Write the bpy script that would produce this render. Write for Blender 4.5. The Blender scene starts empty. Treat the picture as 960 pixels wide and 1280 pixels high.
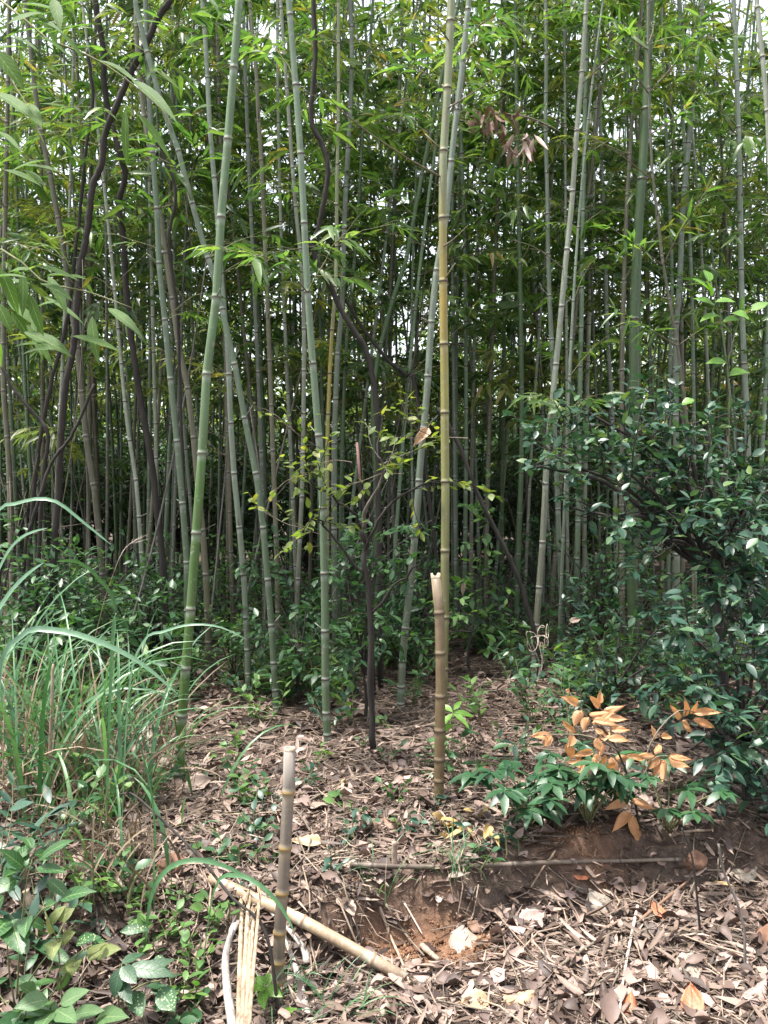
import bpy, math, random
import numpy as np
from mathutils import Vector, Euler, Quaternion

rng = np.random.default_rng(11)
random.seed(11)
scene = bpy.context.scene
COL = scene.collection
R = math.radians

# ------------------------------------------------------------------ camera
F = 1044.0
CZ = 1.45
PITCH = math.atan(30.0 / F)
cam_d = bpy.data.cameras.new("camera")
cam = bpy.data.objects.new("camera", cam_d)
COL.objects.link(cam)
cam.location = (0, 0, CZ)
cam.rotation_euler = (math.pi / 2 - PITCH, 0, 0)
cam_d.sensor_fit = 'VERTICAL'
cam_d.sensor_height = 36.0
cam_d.lens = 36.0 * F / 1280.0
cam_d.clip_start = 0.05
cam_d.clip_end = 500
scene.camera = cam
CP, SP = math.cos(PITCH), math.sin(PITCH)


def ray(px, py):
    u, v = (px - 480.0) / F, (640.0 - py) / F
    return np.array([u, CP + v * SP, -SP + v * CP])


def P(px, py, d):
    """pixel of the 960x1280 photograph at depth d (metres along +Y)"""
    r = ray(px, py)
    return np.array([0, 0, CZ]) + r * (d / r[1])


def proj(p):
    p = np.asarray(p, float) - np.array([0, 0, CZ])
    f = p[1] * CP - p[2] * SP
    u = p[1] * SP + p[2] * CP
    return 480 + F * p[0] / f, 640 - F * u / f


def sstep(a, b, x):
    t = np.clip((np.asarray(x, float) - a) / (b - a), 0, 1)
    return t * t * (3 - 2 * t)


def gz(x, y):
    """height of the forest floor"""
    x = np.asarray(x, float)
    y = np.asarray(y, float)
    yb = 3.08 + 0.42 * sstep(0.1, 1.1, x) + 0.05 * np.sin(x * 5.1) + 0.03 * np.sin(x * 13.0 + 1)
    w = 0.10 + 0.55 * sstep(-0.05, -0.75, x)
    low = 1 - sstep(yb - w, yb + 0.05, y)
    z = -0.21 * low
    z = z + 0.016 * np.sin(x * 2.3 + y * 1.7) + 0.014 * np.sin(x * 3.9 - y * 2.9 + 2) + 0.008 * np.sin(x * 9.1 + 3.3 * y)
    z = z + 0.06 * np.sin(x * 0.7 + 1) * sstep(5, 9, y)
    return z


def G(px, py):
    r = ray(px, py)
    o = np.array([0, 0, CZ])
    t = 0.5
    while t < 80:
        q = o + r * t
        if q[2] <= gz(q[0], q[1]):
            break
        t += 0.01
    return o + r * t


def on(x, y, dz=0.0):
    return np.array([x, y, float(gz(x, y)) + dz])


# ------------------------------------------------------------------ materials
def new_mat(name):
    m = bpy.data.materials.new(name)
    m.use_nodes = True
    nt = m.node_tree
    for n in list(nt.nodes):
        nt.nodes.remove(n)
    out = nt.nodes.new('ShaderNodeOutputMaterial')
    return m, nt, out


def ramp(nt, stops, interp='LINEAR'):
    r = nt.nodes.new('ShaderNodeValToRGB')
    e = r.color_ramp.elements
    r.color_ramp.interpolation = interp
    while len(e) < len(stops):
        e.new(0.5)
    for i, (p, c) in enumerate(stops):
        e[i].position = p
        e[i].color = (c[0], c[1], c[2], 1)
    return r


def mathn(nt, op, a, b=None):
    n = nt.nodes.new('ShaderNodeMath')
    n.operation = op
    for i, v in enumerate((a, b)):
        if v is None:
            continue
        if isinstance(v, (int, float)):
            n.inputs[i].default_value = v
        else:
            nt.links.new(v, n.inputs[i])
    return n.outputs[0]


def leaf_mat(name, stops, rough=0.4, trans=0.35, tcol=(1.6, 1.7, 0.8), spec=0.5, spots=None, rib=None):
    m, nt, out = new_mat(name)
    L = nt.links.new
    geo = nt.nodes.new('ShaderNodeNewGeometry')
    oi = nt.nodes.new('ShaderNodeObjectInfo')
    s = mathn(nt, 'ADD', mathn(nt, 'MULTIPLY', geo.outputs['Random Per Island'], 0.8),
              mathn(nt, 'MULTIPLY', oi.outputs['Random'], 0.2))
    r = ramp(nt, stops)
    L(s, r.inputs[0])
    tc = nt.nodes.new('ShaderNodeTexCoord')
    nz = nt.nodes.new('ShaderNodeTexNoise')
    nz.inputs['Scale'].default_value = 38
    nz.inputs['Detail'].default_value = 3
    L(tc.outputs['Object'], nz.inputs['Vector'])
    mr = nt.nodes.new('ShaderNodeMapRange')
    mr.inputs['To Min'].default_value = 0.62
    mr.inputs['To Max'].default_value = 1.38
    L(nz.outputs['Fac'], mr.inputs['Value'])
    mul = nt.nodes.new('ShaderNodeVectorMath')
    mul.operation = 'SCALE'
    L(r.outputs[0], mul.inputs[0])
    L(mr.outputs[0], mul.inputs['Scale'])
    colr = mul.outputs[0]
    if spots:
        vo = nt.nodes.new('ShaderNodeTexVoronoi')
        vo.inputs['Scale'].default_value = 130
        L(tc.outputs['Object'], vo.inputs['Vector'])
        lt = mathn(nt, 'LESS_THAN', vo.outputs['Distance'], 0.27)
        mx = nt.nodes.new('ShaderNodeMixRGB')
        L(lt, mx.inputs[0])
        L(colr, mx.inputs[1])
        mx.inputs[2].default_value = (*spots, 1)
        colr = mx.outputs[0]
    p = nt.nodes.new('ShaderNodeBsdfPrincipled')
    if rib:
        ar = nt.nodes.new('ShaderNodeAttribute')
        ar.attribute_name = 'rib'
        al = nt.nodes.new('ShaderNodeAttribute')
        al.attribute_name = 'alng'
        mid = ramp(nt, [(0.90, (0, 0, 0)), (0.96, (1, 1, 1))])
        L(ar.outputs['Fac'], mid.inputs[0])
        ph = mathn(nt, 'ADD', mathn(nt, 'MULTIPLY', al.outputs['Fac'], 50.0), mathn(nt, 'MULTIPLY', ar.outputs['Fac'], 11.0))
        vs_ = ramp(nt, [(0.80, (0, 0, 0)), (1.0, (1, 1, 1))])
        L(mathn(nt, 'SINE', ph), vs_.inputs[0])
        vein = mathn(nt, 'MULTIPLY', vs_.outputs[0], mathn(nt, 'MINIMUM', mathn(nt, 'MULTIPLY', ar.outputs['Fac'], 3.0), 0.35))
        fac = mathn(nt, 'MINIMUM', mathn(nt, 'ADD', mathn(nt, 'MULTIPLY', mid.outputs[0], 0.7), vein), 1.0)
        mxr = nt.nodes.new('ShaderNodeMixRGB')
        L(fac, mxr.inputs[0])
        L(colr, mxr.inputs[1])
        mxr.inputs[2].default_value = (*rib, 1)
        colr = mxr.outputs[0]
        bpn = nt.nodes.new('ShaderNodeBump')
        bpn.inputs['Strength'].default_value = 0.5
        bpn.inputs['Distance'].default_value = 0.002
        L(mathn(nt, 'SUBTRACT', nz.outputs['Fac'], fac), bpn.inputs['Height'])
        L(bpn.outputs[0], p.inputs['Normal'])
    L(colr, p.inputs['Base Color'])
    p.inputs['Roughness'].default_value = rough
    p.inputs['Specular IOR Level'].default_value = spec
    if trans > 0:
        t = nt.nodes.new('ShaderNodeBsdfTranslucent')
        tm = nt.nodes.new('ShaderNodeVectorMath')
        tm.operation = 'MULTIPLY'
        tm.inputs[1].default_value = tcol
        L(colr, tm.inputs[0])
        L(tm.outputs[0], t.inputs['Color'])
        mix = nt.nodes.new('ShaderNodeMixShader')
        mix.inputs[0].default_value = trans
        L(p.outputs[0], mix.inputs[1])
        L(t.outputs[0], mix.inputs[2])
        L(mix.outputs[0], out.inputs[0])
    else:
        L(p.outputs[0], out.inputs[0])
    return m


def culm_mat(name, stops, ring_dark=(0.06, 0.05, 0.04), ring_pale=(0.42, 0.44, 0.40), rough=0.42, blotch=(0.12, 0.10, 0.08), bl=0.45):
    """bamboo stem: colour along its length, vertical streaks, blotches and node rings"""
    stops = [(a, (c[0] * .92, c[1] * 1.03, c[2] * .88)) for a, c in stops]
    m, nt, out = new_mat(name)
    L = nt.links.new
    at = nt.nodes.new('ShaderNodeAttribute')
    at.attribute_name = 'along'
    an = nt.nodes.new('ShaderNodeAttribute')
    an.attribute_name = 'node'
    oi = nt.nodes.new('ShaderNodeObjectInfo')
    tc = nt.nodes.new('ShaderNodeTexCoord')
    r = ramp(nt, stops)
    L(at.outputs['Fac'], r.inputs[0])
    mp = nt.nodes.new('ShaderNodeMapping')
    mp.inputs['Scale'].default_value = (60, 60, 2.2)
    L(tc.outputs['Object'], mp.inputs[0])
    nz = nt.nodes.new('ShaderNodeTexNoise')
    nz.inputs['Scale'].default_value = 1.0
    nz.inputs['Detail'].default_value = 5
    L(mp.outputs[0], nz.inputs['Vector'])
    mr = nt.nodes.new('ShaderNodeMapRange')
    mr.inputs['To Min'].default_value = 0.45
    mr.inputs['To Max'].default_value = 1.5
    L(nz.outputs['Fac'], mr.inputs['Value'])
    mr2 = nt.nodes.new('ShaderNodeMapRange')
    mr2.inputs['To Min'].default_value = 0.65
    mr2.inputs['To Max'].default_value = 1.15
    L(oi.outputs['Random'], mr2.inputs['Value'])
    k = mathn(nt, 'MULTIPLY', mr.outputs[0], mr2.outputs[0])
    sc = nt.nodes.new('ShaderNodeVectorMath')
    sc.operation = 'SCALE'
    L(r.outputs[0], sc.inputs[0])
    L(k, sc.inputs['Scale'])
    n2 = nt.nodes.new('ShaderNodeTexNoise')
    n2.inputs['Scale'].default_value = 9.0
    n2.inputs['Detail'].default_value = 6
    n2.inputs['Roughness'].default_value = 0.7
    L(tc.outputs['Object'], n2.inputs['Vector'])
    r2 = ramp(nt, [(0.42, (0, 0, 0)), (0.66, (1, 1, 1))])
    L(n2.outputs['Fac'], r2.inputs[0])
    mb = nt.nodes.new('ShaderNodeMixRGB')
    L(mathn(nt, 'MULTIPLY', r2.outputs[0], bl), mb.inputs[0])
    L(sc.outputs[0], mb.inputs[1])
    mb.inputs[2].default_value = (*blotch, 1)
    n3 = nt.nodes.new('ShaderNodeTexNoise')
    n3.inputs['Scale'].default_value = 27.0
    n3.inputs['Detail'].default_value = 7
    n3.inputs['Roughness'].default_value = 0.75
    L(tc.outputs['Object'], n3.inputs['Vector'])
    r3 = ramp(nt, [(0.57, (0, 0, 0)), (0.66, (1, 1, 1))])
    L(n3.outputs['Fac'], r3.inputs[0])
    ml_ = nt.nodes.new('ShaderNodeMixRGB')
    L(mathn(nt, 'MULTIPLY', r3.outputs[0], 0.45), ml_.inputs[0])
    L(mb.outputs[0], ml_.inputs[1])
    ml_.inputs[2].default_value = (ring_pale[0] * .8, ring_pale[1] * .82, ring_pale[2] * .76, 1)
    mb = ml_
    # node: 0..0.5 pale bloom, 0.5..1 dark ridge
    pale = mathn(nt, 'MULTIPLY', mathn(nt, 'MINIMUM', mathn(nt, 'MULTIPLY', an.outputs['Fac'], 2.0), 1.0), 0.30)
    mp2 = nt.nodes.new('ShaderNodeMixRGB')
    L(pale, mp2.inputs[0])
    L(mb.outputs[0], mp2.inputs[1])
    mp2.inputs[2].default_value = (*ring_pale, 1)
    dk = ramp(nt, [(0.62, (0, 0, 0)), (0.9, (1, 1, 1))])
    L(an.outputs['Fac'], dk.inputs[0])
    m3 = nt.nodes.new('ShaderNodeMixRGB')
    L(dk.outputs[0], m3.inputs[0])
    L(mp2.outputs[0], m3.inputs[1])
    m3.inputs[2].default_value = (*ring_dark, 1)
    p = nt.nodes.new('ShaderNodeBsdfPrincipled')
    L(m3.outputs[0], p.inputs['Base Color'])
    rr = nt.nodes.new('ShaderNodeMapRange')
    rr.inputs['To Min'].default_value = rough - 0.1
    rr.inputs['To Max'].default_value = rough + 0.25
    L(n2.outputs['Fac'], rr.inputs['Value'])
    L(rr.outputs[0], p.inputs['Roughness'])
    p.inputs['Specular IOR Level'].default_value = 0.4
    bp = nt.nodes.new('ShaderNodeBump')
    bp.inputs['Strength'].default_value = 0.25
    bp.inputs['Distance'].default_value = 0.002
    L(nz.outputs['Fac'], bp.inputs['Height'])
    L(bp.outputs[0], p.inputs['Normal'])
    L(p.outputs[0], out.inputs[0])
    return m


def wood_mat(name, c0, c1, scale=25, rough=0.85, stretch=0.15):
    m, nt, out = new_mat(name)
    L = nt.links.new
    tc = nt.nodes.new('ShaderNodeTexCoord')
    mp = nt.nodes.new('ShaderNodeMapping')
    mp.inputs['Scale'].default_value = (scale, scale, scale * stretch)
    L(tc.outputs['Object'], mp.inputs[0])
    nz = nt.nodes.new('ShaderNodeTexNoise')
    nz.inputs['Scale'].default_value = 1.0
    nz.inputs['Detail'].default_value = 7
    nz.inputs['Roughness'].default_value = 0.65
    L(mp.outputs[0], nz.inputs['Vector'])
    r = ramp(nt, [(0.32, c0), (0.68, c1)])
    L(nz.outputs['Fac'], r.inputs[0])
    p = nt.nodes.new('ShaderNodeBsdfPrincipled')
    L(r.outputs[0], p.inputs['Base Color'])
    p.inputs['Roughness'].default_value = rough
    bp = nt.nodes.new('ShaderNodeBump')
    bp.inputs['Strength'].default_value = 0.6
    bp.inputs['Distance'].default_value = 0.006
    L(nz.outputs['Fac'], bp.inputs['Height'])
    L(bp.outputs[0], p.inputs['Normal'])
    L(p.outputs[0], out.inputs[0])
    return m


M = {}
M['bleaf'] = leaf_mat('bamboo_leaf', [(0.0, (0.026, 0.062, 0.020)), (0.35, (0.056, 0.120, 0.032)), (0.7, (0.105, 0.180, 0.050)),
                                      (0.90, (0.165, 0.225, 0.062)), (0.95, (0.24, 0.18, 0.05)), (1.0, (0.20, 0.13, 0.07))],
                      rough=0.40, trans=0.5)
M['bleaf_dull'] = leaf_mat('bamboo_leaf_dull', [(0.0, (0.024, 0.056, 0.022)), (0.5, (0.050, 0.098, 0.038)), (1.0, (0.09, 0.145, 0.052))],
                           rough=0.38, trans=0.45)
M['bleaf_warm'] = leaf_mat('bamboo_leaf_warm', [(0.0, (0.05, 0.085, 0.022)), (0.5, (0.13, 0.17, 0.045)), (0.85, (0.21, 0.235, 0.06)), (0.93, (0.26, 0.21, 0.06)), (1.0, (0.22, 0.15, 0.08))], rough=0.42, trans=0.5)
M['nearleaf'] = leaf_mat('near_bamboo_leaf', [(0.0, (0.045, 0.10, 0.025)), (0.6, (0.08, 0.155, 0.035)), (1.0, (0.16, 0.21, 0.045))], rough=0.65, spec=0.3, trans=0.45, rib=(0.20,0.28,0.10))
M['gloss'] = leaf_mat('glossy_leaf', [(0.0, (0.013, 0.042, 0.028)), (0.5, (0.028, 0.074, 0.047)), (0.82, (0.052, 0.112, 0.062)), (0.93, (0.08, 0.145, 0.058)), (1.0, (0.14, 0.20, 0.055))],
                      rough=0.42, trans=0.2, spec=0.5)
M['gloss_mid'] = leaf_mat('glossy_mid_leaf', [(0.0, (0.018, 0.062, 0.018)), (0.6, (0.036, 0.105, 0.026)), (1.0, (0.08, 0.17, 0.035))],
                          rough=0.4, trans=0.25, spec=0.5, rib=(0.16, 0.27, 0.09))
M['herb'] = leaf_mat('herb_leaf', [(0.0, (0.045, 0.11, 0.032)), (0.5, (0.085, 0.18, 0.046)), (1.0, (0.15, 0.25, 0.06))], rough=0.5, trans=0.35)
M['herb_dark'] = leaf_mat('herb_dark_leaf', [(0.0, (0.020, 0.058, 0.026)), (0.6, (0.042, 0.105, 0.042)), (1.0, (0.08, 0.16, 0.05))], rough=0.42, trans=0.3)
M['herbn'] = leaf_mat('herb_near_leaf', [(0.0, (0.05, 0.11, 0.04)), (1.0, (0.11, 0.19, 0.07))], rough=0.5, trans=0.25, rib=(0.17, 0.24, 0.11))
M['glossn'] = leaf_mat('glossy_near_leaf', [(0.0, (0.012, 0.045, 0.02)), (1.0, (0.03, 0.085, 0.03))], rough=0.42, trans=0.12, rib=(0.06, 0.13, 0.05))
M['lime'] = leaf_mat('lime_leaf', [(0.0, (0.085, 0.14, 0.03)), (0.7, (0.15, 0.20, 0.04)), (1.0, (0.30, 0.24, 0.05))], rough=0.5, trans=0.45)
M['olive'] = leaf_mat('olive_leaf', [(0.0, (0.14, 0.18, 0.06)), (0.7, (0.22, 0.25, 0.09)), (1.0, (0.26, 0.22, 0.10))], rough=0.5, trans=0.3, rib=(0.30,0.30,0.16))
M['spotted'] = leaf_mat('spotted_leaf', [(0.0, (0.02, 0.07, 0.025)), (1.0, (0.035, 0.10, 0.03))], rough=0.45, trans=0.1, spots=(0.42, 0.45, 0.22), rib=(0.08,0.16,0.06))
M['bright'] = leaf_mat('bright_leaf', [(0.0, (0.10, 0.24, 0.03)), (1.0, (0.17, 0.32, 0.05))], rough=0.38, trans=0.45, rib=(0.26,0.40,0.12))
M['orange'] = leaf_mat('orange_leaf', [(0.0, (0.34, 0.13, 0.06)), (0.35, (0.50, 0.24, 0.11)), (0.8, (0.54, 0.33, 0.16)), (1.0, (0.50, 0.36, 0.08))], rough=0.5, trans=0.3, tcol=(1.2, 1.0, 0.6), rib=(0.50,0.20,0.10))
M['maple'] = leaf_mat('far_autumn_leaf', [(0.0, (0.35, 0.10, 0.02)), (0.6, (0.50, 0.22, 0.04)), (1.0, (0.45, 0.32, 0.06))], rough=0.5, trans=0.5, tcol=(1.3, 1.2, 0.6))
M['farleaf'] = leaf_mat('far_tree_leaf', [(0.0, (0.06, 0.11, 0.025)), (0.5, (0.13, 0.19, 0.045)), (0.9, (0.22, 0.26, 0.06)), (1.0, (0.32, 0.28, 0.06))], rough=0.5, trans=0.5)
M['fardark'] = leaf_mat('far_dark_leaf', [(0.0, (0.02, 0.045, 0.018)), (0.6, (0.04, 0.08, 0.025)), (1.0, (0.075, 0.12, 0.03))], rough=0.45, trans=0.35)
M['grass'] = leaf_mat('grass_blade', [(0.0, (0.022, 0.080, 0.030)), (0.6, (0.060, 0.150, 0.060)), (1.0, (0.13, 0.23, 0.095))], rough=0.38, trans=0.3, tcol=(1.2, 1.3, 0.7))
M['bluegrass'] = leaf_mat('blue_grass_blade', [(0.0, (0.07, 0.165, 0.09)), (1.0, (0.13, 0.235, 0.14))], rough=0.34, trans=0.3, tcol=(1.1, 1.2, 0.8))
M['straw'] = leaf_mat('straw_blade', [(0.0, (0.09, 0.065, 0.042)), (0.6, (0.21, 0.155, 0.10)), (1.0, (0.38, 0.31, 0.21))], rough=0.7, trans=0.15, tcol=(1.1, 1, .8))
M['litter'] = leaf_mat('leaf_litter', [(0.0, (0.025, 0.016, 0.013)), (0.25, (0.070, 0.045, 0.037)), (0.5, (0.145, 0.098, 0.078)), (0.8, (0.275, 0.198, 0.166)), (0.95, (0.43, 0.335, 0.29)), (1.0, (0.34, 0.15, 0.07))],
                       rough=0.6, trans=0.08, tcol=(1, .9, .8))
M['litter_straw'] = leaf_mat('straw_litter', [(0.0, (0.022, 0.015, 0.012)), (0.35, (0.080, 0.053, 0.038)), (0.7, (0.185, 0.132, 0.103)), (0.92, (0.33, 0.252, 0.205)), (1.0, (0.46, 0.37, 0.31))],
                             rough=0.6, trans=0.08, tcol=(1, .9, .8))
M['deadpale'] = leaf_mat('dead_pale_leaf', [(0.0, (0.22, 0.165, 0.135)), (1.0, (0.31, 0.235, 0.19))], rough=0.55, trans=0.1, tcol=(1, .9, .8), rib=(0.30,0.22,0.17))
M['deadpink'] = leaf_mat('dead_pink_leaf', [(0.0, (0.30, 0.21, 0.18)), (1.0, (0.40, 0.29, 0.25))], rough=0.55, trans=0.1, tcol=(1, .9, .8), rib=(0.20,0.13,0.11))
M['deadtan'] = leaf_mat('dead_tan_leaf', [(0.0, (0.42, 0.27, 0.16)), (1.0, (0.48, 0.32, 0.19))], rough=0.5, trans=0.1, tcol=(1, .9, .8), rib=(0.28,0.17,0.10))
M['deadgrey'] = leaf_mat('dead_grey_leaf', [(0.0, (0.19, 0.16, 0.13)), (1.0, (0.27, 0.23, 0.18))], rough=0.55, trans=0.05, tcol=(1, .9, .8), rib=(0.12,0.095,0.075))
M['deadrust'] = leaf_mat('dead_rust_leaf', [(0.0, (0.34, 0.11, 0.05)), (1.0, (0.42, 0.15, 0.07))], rough=0.55, trans=0.1, tcol=(1, .9, .8), rib=(0.22,0.07,0.035))
M['deadbrown'] = leaf_mat('dead_brown_leaf', [(0.0, (0.13, 0.075, 0.05)), (1.0, (0.22, 0.13, 0.085))], rough=0.6, trans=0.05, tcol=(1, .9, .8), rib=(0.08,0.05,0.035))
M['deadyellow'] = leaf_mat('dead_yellow_leaf', [(0.0, (0.22, 0.14, 0.06)), (0.5, (0.36, 0.25, 0.10)), (1.0, (0.48, 0.35, 0.14))], rough=0.6, trans=0.15, tcol=(1, .9, .7), rib=(0.32,0.22,0.08))

g = (0.105, 0.165, 0.085)
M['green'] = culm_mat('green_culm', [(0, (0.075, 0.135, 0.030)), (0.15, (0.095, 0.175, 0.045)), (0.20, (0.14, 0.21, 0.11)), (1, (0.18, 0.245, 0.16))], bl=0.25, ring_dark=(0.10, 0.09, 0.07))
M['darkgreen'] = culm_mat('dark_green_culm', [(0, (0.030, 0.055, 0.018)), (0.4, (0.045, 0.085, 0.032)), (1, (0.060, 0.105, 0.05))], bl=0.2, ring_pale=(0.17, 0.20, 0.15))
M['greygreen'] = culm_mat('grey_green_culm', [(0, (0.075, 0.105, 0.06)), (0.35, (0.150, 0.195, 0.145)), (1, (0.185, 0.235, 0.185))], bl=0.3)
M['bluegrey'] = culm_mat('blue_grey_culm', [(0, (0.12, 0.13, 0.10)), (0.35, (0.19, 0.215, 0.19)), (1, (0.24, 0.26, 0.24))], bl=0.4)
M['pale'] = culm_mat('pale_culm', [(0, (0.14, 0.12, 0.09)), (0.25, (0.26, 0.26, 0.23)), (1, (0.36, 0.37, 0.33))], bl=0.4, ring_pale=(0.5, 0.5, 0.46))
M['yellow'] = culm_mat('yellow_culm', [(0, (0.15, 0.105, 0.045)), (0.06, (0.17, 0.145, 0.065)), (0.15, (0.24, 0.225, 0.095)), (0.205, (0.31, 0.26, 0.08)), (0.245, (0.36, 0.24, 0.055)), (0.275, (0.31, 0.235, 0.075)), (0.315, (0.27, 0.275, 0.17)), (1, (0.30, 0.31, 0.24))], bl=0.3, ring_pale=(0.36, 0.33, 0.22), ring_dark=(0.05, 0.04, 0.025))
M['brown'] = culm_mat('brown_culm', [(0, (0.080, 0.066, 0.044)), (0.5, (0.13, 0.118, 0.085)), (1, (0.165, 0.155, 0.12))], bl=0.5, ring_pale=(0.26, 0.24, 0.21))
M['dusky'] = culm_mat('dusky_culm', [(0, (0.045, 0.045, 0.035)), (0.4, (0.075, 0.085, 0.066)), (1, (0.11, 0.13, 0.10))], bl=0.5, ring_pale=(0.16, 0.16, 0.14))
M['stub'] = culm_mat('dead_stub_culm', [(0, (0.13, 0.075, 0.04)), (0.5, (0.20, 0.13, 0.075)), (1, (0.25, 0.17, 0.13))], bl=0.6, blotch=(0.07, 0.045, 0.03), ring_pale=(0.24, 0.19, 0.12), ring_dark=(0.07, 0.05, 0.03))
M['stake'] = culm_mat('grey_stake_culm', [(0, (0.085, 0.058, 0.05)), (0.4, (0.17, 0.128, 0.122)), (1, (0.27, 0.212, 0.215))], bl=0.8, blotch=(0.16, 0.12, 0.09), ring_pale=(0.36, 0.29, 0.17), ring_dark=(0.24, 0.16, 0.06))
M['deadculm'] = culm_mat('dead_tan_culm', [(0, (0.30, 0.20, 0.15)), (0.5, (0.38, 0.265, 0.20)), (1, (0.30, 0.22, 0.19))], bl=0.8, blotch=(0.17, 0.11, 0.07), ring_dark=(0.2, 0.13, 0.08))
M['fallenculm'] = culm_mat('fallen_brown_culm', [(0, (0.085, 0.056, 0.05)), (1, (0.14, 0.098, 0.088))], bl=0.6, blotch=(0.06, 0.045, 0.035), ring_pale=(0.25, 0.21, 0.17))
M['bark'] = wood_mat('dark_bark', (0.008, 0.006, 0.005), (0.032, 0.025, 0.020))
M['bark_grey'] = wood_mat('grey_bark', (0.07, 0.06, 0.05), (0.22, 0.19, 0.17))
M['deadgreywood'] = wood_mat('grey_dead_wood', (0.05, 0.045, 0.04), (0.14, 0.125, 0.11), scale=40)
M['twig'] = wood_mat('twig_wood', (0.08, 0.065, 0.045), (0.20, 0.16, 0.12), scale=60)
M['greentwig'] = wood_mat('green_twig', (0.08, 0.10, 0.04), (0.18, 0.18, 0.08), scale=60)
M['stick'] = wood_mat('dry_stick', (0.16, 0.11, 0.08), (0.36, 0.28, 0.21), scale=60)
M['palestick'] = wood_mat('pale_dry_stick', (0.34, 0.27, 0.21), (0.56, 0.48, 0.40), scale=60)
M['pulp'] = wood_mat('cut_pale_wood', (0.18, 0.13, 0.09), (0.44, 0.35, 0.26), scale=80)
M['split'] = wood_mat('split_bamboo_wood', (0.12, 0.07, 0.04), (0.46, 0.35, 0.23), scale=55, rough=0.6, stretch=0.04)
M['whitepeel'] = wood_mat('bleached_fibre', (0.16, 0.14, 0.12), (0.46, 0.42, 0.38), scale=60, rough=0.6, stretch=0.05)
M['pinkwood'] = wood_mat('pink_bare_wood', (0.30, 0.16, 0.14), (0.46, 0.27, 0.24), scale=50)
M['stone'] = wood_mat('rusty_stone', (0.09, 0.045, 0.028), (0.22, 0.115, 0.07), scale=18, stretch=1)

# ground material
m, nt, out = new_mat('forest_floor')
L = nt.links.new
tc = nt.nodes.new('ShaderNodeTexCoord')
n1 = nt.nodes.new('ShaderNodeTexNoise')
n1.inputs['Scale'].default_value = 22
n1.inputs['Detail'].default_value = 9
n1.inputs['Roughness'].default_value = 0.7
L(tc.outputs['Object'], n1.inputs['Vector'])
r1 = ramp(nt, [(0.30, (0.030, 0.020, 0.015)), (0.52, (0.09, 0.062, 0.046)), (0.75, (0.20, 0.145, 0.11))])
L(n1.outputs['Fac'], r1.inputs[0])
r2 = ramp(nt, [(0.30, (0.085, 0.042, 0.024)), (0.55, (0.175, 0.090, 0.050)), (0.75, (0.26, 0.150, 0.088))])
L(n1.outputs['Fac'], r2.inputs[0])
ea = nt.nodes.new('ShaderNodeAttribute')
ea.attribute_name = 'earth'
mx = nt.nodes.new('ShaderNodeMixRGB')
L(ea.outputs['Fac'], mx.inputs[0])
L(r1.outputs[0], mx.inputs[1])
L(r2.outputs[0], mx.inputs[2])
p = nt.nodes.new('ShaderNodeBsdfPrincipled')
L(mx.outputs[0], p.inputs['Base Color'])
p.inputs['Roughness'].default_value = 0.95
bp = nt.nodes.new('ShaderNodeBump')
bp.inputs['Strength'].default_value = 0.9
bp.inputs['Distance'].default_value = 0.03
L(n1.outputs['Fac'], bp.inputs['Height'])
L(bp.outputs[0], p.inputs['Normal'])
L(p.outputs[0], out.inputs[0])
M['ground'] = m


# ------------------------------------------------------------------ mesh builder
def norm(v):
    v = np.asarray(v, float)
    return v / np.maximum(np.linalg.norm(v, axis=-1, keepdims=True), 1e-9)


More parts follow.
